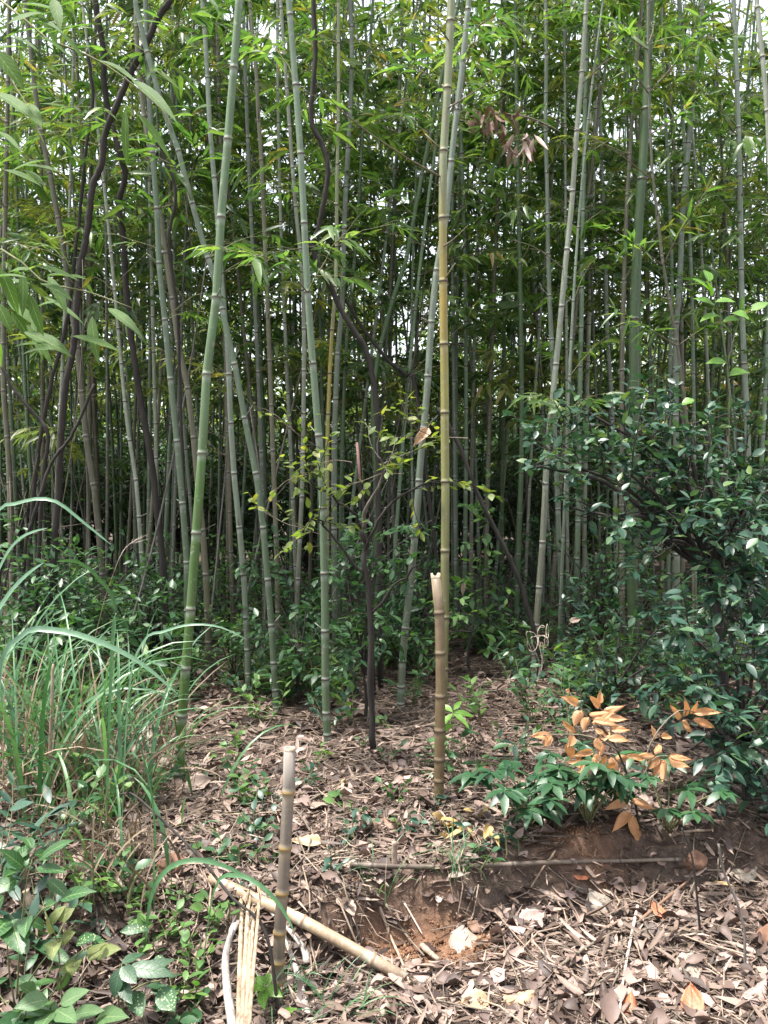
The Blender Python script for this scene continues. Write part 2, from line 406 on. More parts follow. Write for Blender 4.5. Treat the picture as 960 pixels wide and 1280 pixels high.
class MB:
    def __init__(self):
        self.v, self.q, self.t, self.qm, self.tm = [], [], [], [], []
        self.n = 0
        self.attr = {}

    def add(self, v, q=None, t=None, mi=0, **attr):
        v = np.asarray(v, float).reshape(-1, 3)
        if q is not None and len(q):
            q = np.asarray(q, int).reshape(-1, 4)
            self.q.append(q + self.n)
            self.qm.append(np.full(len(q), mi))
        if t is not None and len(t):
            t = np.asarray(t, int).reshape(-1, 3)
            self.t.append(t + self.n)
            self.tm.append(np.full(len(t), mi))
        for k in set(list(self.attr) + list(attr)):
            a = self.attr.setdefault(k, [np.zeros(self.n)] if self.n else [])
            a.append(np.asarray(attr[k], float).ravel() if k in attr else np.zeros(len(v)))
        self.v.append(v)
        self.n += len(v)

    def tube(self, path, rad, seg=6, mi=0, cap=True, attrs=None):
        path = np.asarray(path, float)
        k = len(path)
        rad = np.broadcast_to(np.asarray(rad, float), (k,))
        T = np.gradient(path, axis=0)
        T = norm(T)
        ref = np.array([1.0, 0.0, 0.0]) if abs(T[:, 0]).mean() < 0.8 else np.array([0.0, 0.0, 1.0])
        A = norm(ref - T * (T @ ref)[:, None])
        B = np.cross(T, A)
        th = np.linspace(0, 2 * math.pi, seg, endpoint=False)
        ring = path[:, None, :] + rad[:, None, None] * (A[:, None, :] * np.cos(th)[None, :, None] + B[:, None, :] * np.sin(th)[None, :, None])
        v = ring.reshape(-1, 3)
        i = np.arange(k - 1)[:, None] * seg
        j = np.arange(seg)[None, :]
        j2 = (j + 1) % seg
        q = np.stack([i + j, i + j2, i + seg + j2, i + seg + j], -1).reshape(-1, 4)
        t = []
        at = {a: np.repeat(b, seg) for a, b in (attrs or {}).items()}
        if cap:
            v = np.vstack([v, path[0], path[-1]])
            for a in at:
                at[a] = np.append(at[a], [attrs[a][0], attrs[a][-1]])
            c0, c1 = k * seg, k * seg + 1
            for s in range(seg):
                t.append((c0, (s + 1) % seg, s))
                t.append((c1, (k - 1) * seg + s, (k - 1) * seg + (s + 1) % seg))
        self.add(v, q, t, mi, **at)

    def leaves(self, Pp, D, N, Ln, W, shape='lance', droop=0.2, fold=0.25, mi=0, wav=0.0, rib=False):
        Pp = np.asarray(Pp, float).reshape(-1, 3)
        n = len(Pp)
        if n == 0:
            return
        D = norm(np.broadcast_to(np.asarray(D, float), (n, 3)))
        N = np.broadcast_to(np.asarray(N, float), (n, 3))
        N = norm(N - D * (N * D).sum(1, keepdims=True) + 1e-6)
        S = np.cross(D, N)
        Ln = np.broadcast_to(np.asarray(Ln, float), (n,))
        W = np.broadcast_to(np.asarray(W, float), (n,)) * 0.5
        dr = np.broadcast_to(np.asarray(droop, float), (n,))
        fo = np.broadcast_to(np.asarray(fold, float), (n,))
        st, ws = SHAPES[shape]
        vs = []
        for a, (tt, w) in enumerate(zip(st, ws)):
            c = Pp + D * (Ln * (tt - 0.25 * np.abs(dr) * tt ** 3))[:, None] - N * (dr * Ln * tt * tt)[:, None]
            if w == 0:
                vs.append(c)
            else:
                wj = w * (1 + wav * rng.normal(0, 1, n))
                up = N * (fo * W * w)[:, None]
                jz = N * (wav * 0.6 * W * rng.normal(0, 1, n))[:, None]
                vs.append(c - S * (W * wj)[:, None] + up + jz)
                vs.append(c - N * (0 * W)[:, None])
                vs.append(c + S * (W * wj)[:, None] + up - jz)
        nv = len(vs)
        v = np.stack(vs, 1).reshape(-1, 3)
        ns = len(st) - 2
        tri = [(0, 2, 1), (0, 3, 2)]
        quad = []
        for s in range(ns - 1):
            b = 1 + 3 * s
            quad += [(b, b + 1, b + 4, b + 3), (b + 1, b + 2, b + 5, b + 4)]
        b = 1 + 3 * (ns - 1)
        tri += [(b, b + 1, nv - 1), (b + 1, b + 2, nv - 1)]
        off = (np.arange(n) * nv)[:, None, None]
        t = (np.array(tri)[None] + off).reshape(-1, 3)
        q = (np.array(quad)[None] + off).reshape(-1, 4) if quad else None
        if rib:
            rb, an = [], []
            for tt, w in zip(st, ws):
                rb += [1.0] if w == 0 else [0.0, 1.0, 0.0]
                an += [tt] if w == 0 else [tt] * 3
            self.add(v, q, t, mi, rib=np.tile(rb, n), alng=np.tile(an, n))
        else:
            self.add(v, q, t, mi)

    def sheet(self, p, D, N, Ln, W, kind='ovate', curl=.3, droop=.1, bump=.06, jag=.05, mi=0, na=15, ns=9):
        """one single dead leaf: a curled, crumpled grid with an uneven outline"""
        D = norm(D)
        N = norm(np.asarray(N, float) - D * (np.dot(N, D)))
        S = np.cross(D, N)
        t = np.linspace(0, 1, na)
        if kind == 'round':
            w = np.sqrt(np.clip(4 * t * (1 - t), 0, 1)) ** .9 * (1.05 - .2 * t)
        elif kind == 'obov':
            w = np.clip(t ** .9 * (1 - t ** 3.2) * 1.75, 0, 1.1) * (1 + .16 * np.sin(t * 15 + rng.uniform(0, 6)))
        elif kind == 'long':
            w = np.clip(1.1 * t ** .3 * (1 - t) ** .6 * 1.25, 0, 1)
        else:
            w = np.clip(t ** .55 * (1 - t) ** .95 * 2.35, 0, 1.1)
        wl = w * (1 + jag * rng.normal(0, 1, na)) + .01
        wr = w * (1 + jag * rng.normal(0, 1, na)) + .01
        s_ = np.linspace(-1, 1, ns)
        f1, f2, f3 = rng.uniform(0, 6, 3)
        wob = .10 * W * np.sin(t * 3 + f3)
        v, rb, an = [], [], []
        for i in range(na):
            for j in range(ns):
                ww = (wl[i] if s_[j] < 0 else wr[i]) * W / 2
                x_ = s_[j] * ww + wob[i]
                z_ = curl * ww * abs(s_[j]) ** 1.7 * (1 + .5 * math.sin(t[i] * 4 + f1 + (2 if s_[j] < 0 else 0)))
                z_ += bump * W * (math.sin(t[i] * 9 + s_[j] * 3 + f2) * .5 + math.sin(s_[j] * 5 + t[i] * 4 + f1) * .4)
                z_ -= droop * Ln * t[i] ** 2
                v.append(p + D * (Ln * (t[i] - .12 * abs(s_[j]) * (1 if kind != 'long' else 0) * (t[i] - .2))) + S * x_ + N * z_)
                rb.append(1 - abs(s_[j]))
                an.append(t[i])
        q = []
        for i in range(na - 1):
            for j in range(ns - 1):
                b0 = i * ns + j
                q.append((b0, b0 + 1, b0 + ns + 1, b0 + ns))
        self.add(np.array(v), q, None, mi, rib=rb, alng=an)

    def blade(self, path, width, mi=0, fold=0.3, twist=0.0):
        """long grass blade along a path"""
        path = np.asarray(path, float)
        k = len(path)
        T = norm(np.gradient(path, axis=0))
        up = np.array([0, 0, 1.0])
        S = np.cross(T, up)
        S = norm(S + 1e-5)
        if twist:
            S = norm(S * math.cos(twist) + np.cross(T, S) * math.sin(twist))
        Nn = np.cross(S, T)
        s = np.linspace(0, 1, k)
        w = width * 0.5 * np.minimum(1, 0.45 + 2.5 * s) * np.sqrt(np.maximum(0, 1 - s ** 2.2))
        l = path - S * w[:, None] + Nn * (fold * w)[:, None]
        r = path + S * w[:, None] + Nn * (fold * w)[:, None]
        v = np.stack([l, path, r], 1).reshape(-1, 3)
        q = []
        for i in range(k - 1):
            b = 3 * i
            q += [(b, b + 1, b + 4, b + 3), (b + 1, b + 2, b + 5, b + 4)]
        self.add(v, q, None, mi)

    def mesh(self, name, mats):
        me = bpy.data.meshes.new(name)
        v = np.concatenate(self.v) if self.v else np.zeros((0, 3))
        q = np.concatenate(self.q) if self.q else np.zeros((0, 4), int)
        t = np.concatenate(self.t) if self.t else np.zeros((0, 3), int)
        qm = np.concatenate(self.qm) if self.qm else np.zeros(0, int)
        tm = np.concatenate(self.tm) if self.tm else np.zeros(0, int)
        me.vertices.add(len(v))
        me.vertices.foreach_set('co', v.astype(np.float32).ravel())
        nl = q.size + t.size
        me.loops.add(nl)
        me.loops.foreach_set('vertex_index', np.concatenate([q.ravel(), t.ravel()]).astype(np.int32))
        me.polygons.add(len(q) + len(t))
        ls = np.concatenate([np.arange(len(q)) * 4, q.size + np.arange(len(t)) * 3]).astype(np.int32)
        me.polygons.foreach_set('loop_start', ls)
        me.polygons.foreach_set('material_index', np.concatenate([qm, tm]).astype(np.int32))
        me.polygons.foreach_set('use_smooth', np.ones(len(q) + len(t), bool))
        for k, a in self.attr.items():
            at = me.attributes.new(k, 'FLOAT', 'POINT')
            at.data.foreach_set('value', np.concatenate(a).astype(np.float32))
        for mt in (mats if isinstance(mats, (list, tuple)) else [mats]):
            me.materials.append(mt)
        me.update(calc_edges=True)
        me.validate()
        return me

    def build(self, name, mats, parent=None, origin=None):
        if origin is not None and self.v:
            self.v = [a - np.asarray(origin) for a in self.v]
        o = bpy.data.objects.new(name, self.mesh(name, mats))
        COL.objects.link(o)
        if parent is not None:
            o.parent = parent
        elif origin is not None:
            o.location = origin
        return o


SHAPES = {
    'lance': ([0, .22, .6, 1], [0, .95, .75, 0]),
    'long': ([0, .1, .3, .55, .8, 1], [0, .6, 1, .92, .55, 0]),
    'ovate': ([0, .12, .35, .6, .85, 1], [0, .55, 1, .9, .4, 0]),
    'simple': ([0, .4, 1], [0, 1, 0]),
    'round': ([0, .08, .3, .62, .9, 1], [0, .7, 1.05, 1, .55, 0]),
    'fine': ([0, .06, .16, .3, .45, .6, .75, .88, .96, 1], [0, .30, .68, .96, 1, .88, .62, .30, .10, 0]),
    'obov': ([0, .25, .5, .75, .93, 1], [0, .35, .8, 1, .6, 0]),
}


def tag(o, label=None, cat=None, group=None, kind=None):
    if label:
        o['label'] = label
    if cat:
        o['category'] = cat
    if group:
        o['group'] = group
    if kind:
        o['kind'] = kind
    return o


def thing(name, loc, label, cat, group=None):
    o = bpy.data.objects.new(name, None)
    COL.objects.link(o)
    o.location = Vector([float(c) for c in loc])
    o.empty_display_size = 0.1
    return tag(o, label, cat, group)


def copy_tree(root, loc, rot, scale, label, group):
    c = root.copy()
    COL.objects.link(c)
    c.location = Vector([float(k) for k in loc])
    c.rotation_euler = rot
    c.scale = (scale, scale, scale)
    c['label'] = label
    if group:
        c['group'] = group
    for ch in root.children:
        d = ch.copy()
        COL.objects.link(d)
        d.parent = c
    return c


def spline(pts, n):
    pts = np.asarray(pts, float)
    k = len(pts)
    if k == 2:
        return pts[0] + (pts[1] - pts[0]) * np.linspace(0, 1, n)[:, None]
    ext = np.vstack([2 * pts[0] - pts[1], pts, 2 * pts[-1] - pts[-2]])
    u = np.linspace(0, k - 1, n)
    i = np.clip(u.astype(int), 0, k - 2)
    f = (u - i)[:, None]
    p0, p1, p2, p3 = ext[i], ext[i + 1], ext[i + 2], ext[i + 3]
    return 0.5 * (2 * p1 + (p2 - p0) * f + (2 * p0 - 5 * p1 + 4 * p2 - p3) * f ** 2 + (3 * p1 - p0 - 3 * p2 + p3) * f ** 3)


def resample(path, s):
    d = np.concatenate([[0], np.cumsum(np.linalg.norm(np.diff(path, axis=0), axis=1))])
    return np.stack([np.interp(s, d, path[:, c]) for c in range(3)], 1), d[-1]


def culm_mesh(mb, path, r0, r1, internode, seg=10, first=0.08, short=True, ridge=1.16):
    """bamboo stem with node ridges; returns node positions, tangents and lengths"""
    _, Ltot = resample(path, np.array([0.0]))
    nodes = []
    s = first
    i = 0
    while s < Ltot - 0.02:
        nodes.append(s)
        k = min(1.0, 0.3 + 0.16 * i) if short else 1.0
        s += internode * k * (1 + 0.06 * random.uniform(-1, 1)) * (1 - 0.25 * s / Ltot)
        i += 1
    ss, rr, nd = [0.0], [1.0], [0.0]
    for s in nodes:
        for ds, kr, v in ((-0.045, 0.985, 0.0), (-0.018, 0.985, 0.45), (-0.006, 1.0, 0.5), (-0.002, ridge, 0.95), (0.004, ridge, 1.0), (0.010, 1.0, 0.55), (0.022, 1.0, 0.0)):
            if 0 < s + ds < Ltot and s + ds > ss[-1]:
                ss.append(s + ds)
                rr.append(kr)
                nd.append(v)
    ss.append(Ltot)
    rr.append(1.0)
    nd.append(0.0)
    ss = np.array(ss)
    pp, _ = resample(path, ss)
    tt = ss / Ltot
    base = r0 + (r1 - r0) * tt ** 1.15
    mb.tube(pp, base * np.array(rr), seg, attrs={'along': tt, 'node': np.array(nd)})
    npos, _ = resample(path, np.array(nodes))
    npos2, _ = resample(path, np.array(nodes) + 0.05)
    return npos, norm(npos2 - npos + 1e-9), np.array(nodes), Ltot


UP = np.array([0, 0, 1.0])


def bamboo_branch(mb, p, az, el, length, leafL=0.13, dens=1.0, twig_mi=1, leaf_mi=0, wid=0.0045, lw=0.017, leafy=True):
    h = np.array([math.cos(az), math.sin(az), 0])
    d0 = h * math.cos(el) + UP * math.sin(el)
    s = np.linspace(0, 1, 6)
    path = p + d0 * (length * s)[:, None] - UP * (0.30 * length * s ** 2.2)[:, None]
    path[1:] += rng.normal(0, 0.012 * length, (5, 3))
    mb.tube(path, np.linspace(wid, wid * 0.35, 6), 3, twig_mi, cap=False)
    if not leafy:
        return
    LP, LD, LN = [], [], []
    nt_ = max(2, int(round(length * 7 * dens)))
    for i in range(nt_):
        f = 0.22 + 0.78 * (i + random.random() * 0.6) / nt_
        f = min(f, 0.99)
        k = f * 5
        a = int(min(4, k))
        q = path[a] + (path[a + 1] - path[a]) * (k - a)
        t = norm(path[a + 1] - path[a])
        side = np.cross(t, UP) * (1 if i % 2 else -1)
        td = norm(t * 0.75 + side * random.uniform(.3, 1.0) + UP * random.uniform(-.35, .3))
        tl = random.uniform(0.10, 0.28)
        e = q + td * tl - UP * 0.18 * tl
        mb.tube(np.array([q, (q + e) / 2 + UP * 0.01, e]), np.array([.0018, .0014, .001]), 3, twig_mi, cap=False)
        nl = random.randint(4, 8)
        for j in range(nl):
            g_ = 1 - 0.75 * (j / nl)
            s2 = np.cross(td, UP) * (1 if j % 2 else -1)
            LP.append(q + (e - q) * g_)
            LD.append(norm(td * random.uniform(.5, 1.0) + s2 * random.uniform(.15, .9) * (0.3 if j == 0 else 1) - UP * random.uniform(0.0, .75)))
            LN.append(UP + rng.normal(0, .45, 3))
    n = len(LP)
    Ll = leafL * (.45 + .95 * rng.random(n) ** 1.4)
    mb.leaves(LP, LD, LN, Ll, lw * Ll / 0.13 * rng.uniform(.85, 1.15, n), 'lance', rng.uniform(.05, .35, n), .3, leaf_mi)


def crown_on(mb, npos, ntan, nodes, z0, z1, prob=1.0, lmax=1.3, dens=1.0, leafL=0.13, lw=0.017, bands=None):
    az = random.uniform(0, 6.28)
    for i in range(len(npos)):
        az += math.pi + random.uniform(-.5, .5)
        z = npos[i][2]
        if z < z0 or z > z1:
            continue
        fade = min(1, 0.35 + (z - z0) / 1.6)
        if bands is not None and random.random() > bands[int(z / 1.1) % len(bands)]:
            continue
        if random.random() > prob * fade * (0.35 if z > 6.6 else 0.7 if z > 5 else 1.0):
            continue
        for b in range(2):
            bamboo_branch(mb, npos[i], az + (b - .5) * random.uniform(.5, 1.1), R(random.uniform(15, 60)),
                          lmax * random.uniform(.5, 1.0) * (0.6 + 0.4 * fade), leafL, dens, lw=lw)


# ------------------------------------------------------------------ ground
xs = np.unique(np.concatenate([np.linspace(-60, -4, 30), np.linspace(-4, 4, 230), np.linspace(4, 60, 30)]))
ys = np.unique(np.concatenate([np.linspace(-20, 1.5, 16), np.linspace(1.5, 4.6, 190), np.linspace(4.6, 12, 120), np.linspace(12, 90, 40)]))
X, Y = np.meshgrid(xs, ys)
Z = gz(X, Y)
fine = (np.abs(X) < 4) & (Y > 1.5) & (Y < 12)
Z = Z + np.where(fine, rng.normal(0, 0.004, X.shape), 0)
nx, ny = len(xs), len(ys)
i, j = np.meshgrid(np.arange(nx - 1), np.arange(ny - 1))
b = (j * nx + i).ravel()
mb = MB()
yb = 3.08 + 0.42 * sstep(0.1, 1.1, X) + 0.05 * np.sin(X * 5.1)
earth = np.clip(1.6 * np.exp(-(((X - .16) / .26) ** 2 + ((Y - 2.97) / .12) ** 2)), 0, 1) + .55 * np.clip(1.5 * np.exp(-(((X - .80) / .2) ** 2 + ((Y - 3.38) / .09) ** 2)), 0, 1)
mb.add(np.stack([X, Y, Z], -1), np.stack([b, b + 1, b + nx + 1, b + nx], -1), None, 0, earth=earth)
ground = mb.build('ground', M['ground'])
tag(ground, 'brown forest floor with a low earth step across the foreground', 'ground', kind='structure')

# ------------------------------------------------------------------ leaf litter (stuff)
def bare(x, y):
    """patch of bare orange earth on the step"""
    e = ((x - 0.17) / 0.24) ** 2 + ((y - 2.98) / 0.11) ** 2
    e2 = ((x - 0.80) / 0.12) ** 2 + ((y - 3.40) / 0.06) ** 2
    return np.minimum(e, e2) < 1


def scatter(n, ymin, ymax, pw=1.0, extra=0.35):
    u = rng.random(n)
    y = ymin + (ymax - ymin) * u ** pw
    x = rng.uniform(-1, 1, n) * (0.46 * y + extra)
    return x, y


mb = MB()
for (n, kind) in ((46000, 'straw'), (9000, 'sheath'), (8500, 'broad')):
    x, y = scatter(n, 2.2, 10.5, 1.5)
    keep = ~(bare(x, y) & (rng.random(n) < 0.90))
    x, y = x[keep], y[keep]
    n = len(x)
    a = rng.uniform(0, 6.283, n)
    if kind == 'straw':
        a = a * 0.5 + 0.25 * rng.normal(0, 2.0, n)
    el = rng.normal(0.03, 0.16, n)
    D = np.stack([np.cos(a) * np.cos(el), np.sin(a) * np.cos(el), np.sin(el)], -1)
    N = np.stack([rng.normal(0, .25, n), rng.normal(0, .25, n), np.ones(n)], -1)
    z = gz(x, y) + np.abs(rng.normal(0.008, 0.012, n))
    pos = np.stack([x, y, z], -1)
    if kind == 'straw':
        Ll = rng.uniform(.03, .12, n)
        mb.leaves(pos - D * (Ll / 2)[:, None], D, N, Ll, rng.uniform(.003, .010, n), 'lance', rng.normal(0, .18, n), rng.uniform(-.5, .9, n), 1)
    elif kind == 'sheath':
        Ll = rng.uniform(.06, .17, n)
        mb.leaves(pos - D * (Ll / 2)[:, None] + [0, 0, .004], D, N, Ll, rng.uniform(.010, .026, n), 'long', rng.normal(0, .15, n), rng.uniform(-.9, 1.1, n), 1, wav=.12)
    else:
        Ll = rng.uniform(.03, .09, n)
        mb.leaves(pos - D * (Ll / 2)[:, None] + [0, 0, .006], D, N, Ll, Ll * rng.uniform(.35, .75, n), 'ovate', rng.normal(0, .3, n), rng.normal(0.1, .7, n), 0, wav=.25)
lit = mb.build('leaf_litter', [M['litter'], M['litter_straw']])
tag(lit, 'carpet of dry bamboo sheaths and dead leaves covering the forest floor', 'leaf litter', kind='stuff')

mb = MB()
x, y = scatter(900, 2.3, 8.5, 1.4)
for k in range(len(x)):
    if bare(x[k], y[k]) and random.random() < .6:
        continue
    a = random.uniform(0, 6.28)
    l = random.uniform(.08, .40)
    d = np.array([math.cos(a), math.sin(a), 0]) * l / 2
    n_ = 4
    s = np.linspace(-1, 1, n_)
    pts = np.stack([x[k] + d[0] * s, y[k] + d[1] * s, np.zeros(n_)], -1)
    pts[:, :2] += rng.normal(0, .008, (n_, 2))
    pts[:, 2] = gz(pts[:, 0], pts[:, 1]) + .015 + rng.uniform(0, .025) + rng.normal(0, .008, n_)
    rr = random.uniform(.0015, .0045)
    mb.tube(pts, [rr, rr, rr * .8, rr * .6], 4, 0 if random.random() < .6 else 1)
tw = mb.build('twig_litter', [M['stick'], M['twig']])
tag(tw, 'scattered thin broken twigs lying in the dead leaves', 'twigs', kind='stuff')


# ------------------------------------------------------------------ named bamboos
LANDMARK = []   # (name, px at y=600, thing)


def bamboo(pts, wpx, mat, label, base=None, d=None, internode=0.38, z_leaf=2.5, height=9.5, prob=.46, branches=(), seg=12,
           name='bamboo', lmax=1.1, dens=.75, r1=0.35, leafL=.16, extend=True, group='bamboo stems of the grove', lean_y=0.0, cat='bamboo'):
    if d is None:
        gp = G(*base)
        d = gp[1]
        pts = list(pts) + [base]
    pts = sorted(pts, key=lambda q: -q[1])
    W3 = [P(px, py, d) for px, py in pts]
    z0 = W3[0][2]
    for w in W3:
        w[1] += lean_y * (w[2] - z0)
    W3[0] = W3[0] - np.array([0, 0, 0.03])
    r0 = wpx * .87 / F * d / 2
    path = spline(W3, len(W3) * 6)
    if extend:
        t = norm(path[-1] - path[-4])
        if t[2] < .5:
            t = norm(t + UP)
        rem = max(1.0, height - path[-1][2])
        s = np.linspace(0, 1, 8)[1:, None]
        bend = np.array([random.uniform(-.25, .25), random.uniform(-.15, .25), 0])
        path = np.vstack([path, path[-1] + t * rem * s + bend * (s ** 2) * rem * .4 - UP * .06 * rem * s ** 2])
    root = thing(name, path[0], label, cat, group)
    mb = MB()
    npos, ntan, nodes, Lt = culm_mesh(mb, path, r0, r0 * r1, internode, seg)
    for k_ in range(3, len(npos)):
        if random.random() < .45:
            a_ = random.uniform(0, 6.28)
            e_ = np.array([math.cos(a_), math.sin(a_), random.uniform(.3, 1.1)]) * random.uniform(.03, .09)
            mb.tube(np.array([npos[k_], npos[k_] + e_ * .6, npos[k_] + e_ * 1.1]), [.0045, .0035, .003], 5, attrs={'along': np.full(3, .05), 'node': np.full(3, .7)})
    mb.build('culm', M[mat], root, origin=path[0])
    if extend and prob > 0:
        mb = MB()
        crown_on(mb, npos, ntan, nodes, z_leaf, 99, prob, lmax, dens, leafL, .024, [1, 1, 1, 1, .7, .4, .4, .4, .4, .5])
        if mb.n:
            mb.build('foliage', [M['bleaf'], M['greentwig']], root, origin=path[0])
    for (a, bs, leafy) in branches:
        # visible side branch: a = pixel of the node, bs = pixels along the branch
        mb = MB()
        q = [P(a[0], a[1], d + lean_y * (P(a[0], a[1], d)[2] - z0))]
        for n_, bpx in enumerate(bs):
            q.append(P(bpx[0], bpx[1], q[0][1] - 0.15 * (n_ + 1)))
        bp_ = spline(q, 8)
        mb.tube(bp_, np.linspace(.0045, .0018, 8), 5, 1)
        if leafy:
            LP, LD, LN = [], [], []
            for k in range(26):
                f = random.uniform(.35, 1) * 6.99
                ii = int(f)
                c = bp_[ii] + (bp_[ii + 1] - bp_[ii]) * (f - ii)
                LP.append(c)
                LD.append(norm((bp_[-1] - bp_[0])) * .7 + rng.normal(0, .5, 3) - UP * .3)
                LN.append(UP + rng.normal(0, .4, 3))
            Ll = leafL * rng.uniform(.6, 1.2, len(LP))
            mb.leaves(LP, LD, LN, Ll, .13 * Ll, 'lance', .2, .3, 0)
        mb.build('branch', [M['bleaf'], M['twig']], root, origin=path[0])
    ps = np.array(pts)
    o = np.argsort(ps[:, 1])
    LANDMARK.append((label, float(np.interp(560, ps[o, 1], ps[o, 0])), root))
    return root


bamboo([(299, 0), (295, 52), (286, 162), (277, 265), (271, 364), (263, 430), (259, 461), (254, 547), (248, 631), (242, 712), (237, 781), (231, 850), (227, 909)],
       14.2, 'green', 'smooth bright green bamboo rising from the grass clump at left', (223, 980), internode=.40, z_leaf=5, seg=16, height=10, dens=.6)
bamboo([(168, -30), (172, 20), (192, 93), (204, 136), (220, 179), (232, 223), (244, 268), (254, 306), (265, 337), (275, 375), (290, 441), (299, 482), (306, 523), (313, 557), (321, 599), (327, 640), (332, 695), (338, 764), (344, 860)],
       9.6, 'greygreen', 'thin bamboo leaning left that crosses behind the bright green culm', (346, 895), internode=.37)
bamboo([(184, 60), (186, 113), (191, 192), (196, 261), (199, 330), (205, 388), (209, 430), (215, 492), (222, 557), (227, 616), (231, 661), (234, 712), (234, 800)],
       10, 'greygreen', 'olive grey bamboo standing just left of the bright green culm', (233, 878), internode=.42)
bamboo([(170, 20), (172, 69), (180, 144), (193, 220), (203, 292), (215, 371), (223, 430), (234, 482), (241, 537), (246, 592), (253, 661), (258, 730), (261, 826)],
       9.5, 'brown', 'purplish brown bamboo partly hidden behind the bright green culm', (262, 858), internode=.36)
bamboo([(252, -10), (258, 69), (261, 137), (266, 206), (270, 247), (279, 380), (285, 430), (287, 496), (292, 585), (299, 657), (304, 712), (308, 781)],
       9, 'bluegrey', 'greyish bamboo close to the right of the bright green culm', (311, 872), internode=.36)
bamboo([(312, 0), (320, 86), (323, 144), (327, 206), (330, 275), (336, 420), (341, 560), (346, 700)], 7.5, 'brown',
       'brownish slim bamboo between the grey culm and the blue green culm', (349, 850), internode=.33)
bamboo([(38, 60), (48, 144), (60, 206), (70, 258), (79, 309), (86, 361), (97, 435), (103, 499), (110, 564), (119, 619), (125, 681), (132, 764)],
       9.5, 'brown', 'weathered brown bamboo leaning left behind the twisted vine', (138, 850), internode=.36)
bamboo([(361, 0), (365, 52), (372, 137), (377, 213), (381, 292), (385, 371), (389, 430), (394, 489), (398, 540), (402, 592), (404, 661), (406, 747), (407, 860)],
       11.5, 'greygreen', 'straight blue green bamboo with pale rings left of the small dark tree', (410, 930), internode=.42, seg=14)
bamboo([(437, -10), (440, 69), (437, 155), (433, 223), (430, 292), (428, 378), (423, 430), (420, 490), (418, 560), (418, 700)], 9, 'bluegrey',
       'blue grey bamboo with wavy outline right of the straight blue green culm', (419, 835), internode=.36)
bamboo([(466, 0), (463, 52), (457, 113), (452, 192), (447, 275), (440, 361), (433, 430), (428, 560), (425, 700)], 6, 'darkgreen',
       'thin dark green bamboo leaning right above the small dark tree', (424, 820), internode=.34)
bamboo([(423, 0), (423, 45), (423, 137), (421, 240), (420, 344), (414, 430), (411, 500), (409, 560), (409, 700)], 6.5, 'yellow',
       'slim olive yellow bamboo tight beside the blue green culm', (410, 850), internode=.33)
bamboo([(352, 20), (361, 144), (366, 213), (371, 275), (378, 344), (380, 430), (379, 540), (377, 626), (373, 712), (371, 767)], 7, 'pale',
       'pale slim bamboo just left of the straight blue green culm', (370, 850), internode=.32)
bamboo([(564, 0), (562, 52), (558, 136), (553, 222), (554, 308), (554, 395), (555, 430), (556, 478), (556, 561), (557, 640), (556, 712), (556, 764), (554, 860), (551, 940)],
       12.8, 'yellow', 'tall yellow bamboo in the centre behind the broken brown stub', (549, 972), internode=.345, seg=16, z_leaf=5, height=10, dens=.6, r1=.6,
       branches=[((558, 136), [(585, 120), (615, 100)], False), ((553, 222), [(505, 195), (440, 150), (395, 105)], False), ((554, 308), [(566, 300), (585, 282)], False), ((562, 52), [(545, 30), (512, -5)], False)])
bamboo([(587, -10), (580, 62), (574, 117), (567, 172), (562, 223), (557, 275), (545, 344), (540, 395), (537, 430), (535, 472), (531, 523), (526, 564), (523, 616), (518, 678), (511, 747), (504, 815)],
       11, 'bluegrey', 'leaning pale grey bamboo passing behind the yellow culm', (500, 890), internode=.37)
bamboo([(535, 180), (518, 268), (507, 327), (495, 361), (482, 406), (474, 440), (465, 500), (468, 560), (470, 640)], 7.5, 'darkgreen',
       'crooked dark green bamboo left of the yellow culm', (472, 830), internode=.38)
bamboo([(682, 0), (683, 69), (682, 155), (684, 240), (685, 309), (687, 378), (690, 440), (692, 500), (694, 557), (697, 626), (700, 712), (702, 750)], 8, 'bluegrey',
       'straight grey bamboo crossing behind the leaning whitish culm', (704, 820), internode=.38)
bamboo([(733, 0), (730, 52), (726, 107), (719, 189), (714, 265), (706, 337), (700, 406), (693, 475), (688, 523), (683, 575), (681, 633), (677, 695), (673, 747), (670, 790)],
       9.5, 'pale', 'whitish grey bamboo leaning right with clear node rings', (667, 850), internode=.46, z_leaf=4.5,
       branches=[((719, 189), [(690, 165), (640, 135)], False), ((706, 337), [(670, 310), (640, 300)], False), ((726, 107), [(760, 75), (800, 60)], False)])
bamboo([(735, 0), (733, 58), (731, 137), (730, 206), (728, 302), (727, 378), (726, 430), (724, 523), (723, 626), (721, 695)], 8, 'greygreen',
       'dull grey green bamboo right of the leaning whitish culm', (720, 815), internode=.35,
       branches=[((730, 160), [(770, 185), (815, 222)], False)])
bamboo([(813, -10), (809, 103), (805, 189), (798, 275), (795, 361), (792, 430), (793, 523), (791, 626), (790, 712), (792, 790)], 16, 'darkgreen',
       'thickest dark green bamboo standing behind the glossy shrub', (793, 845), internode=.55, seg=14, z_leaf=5, height=11)
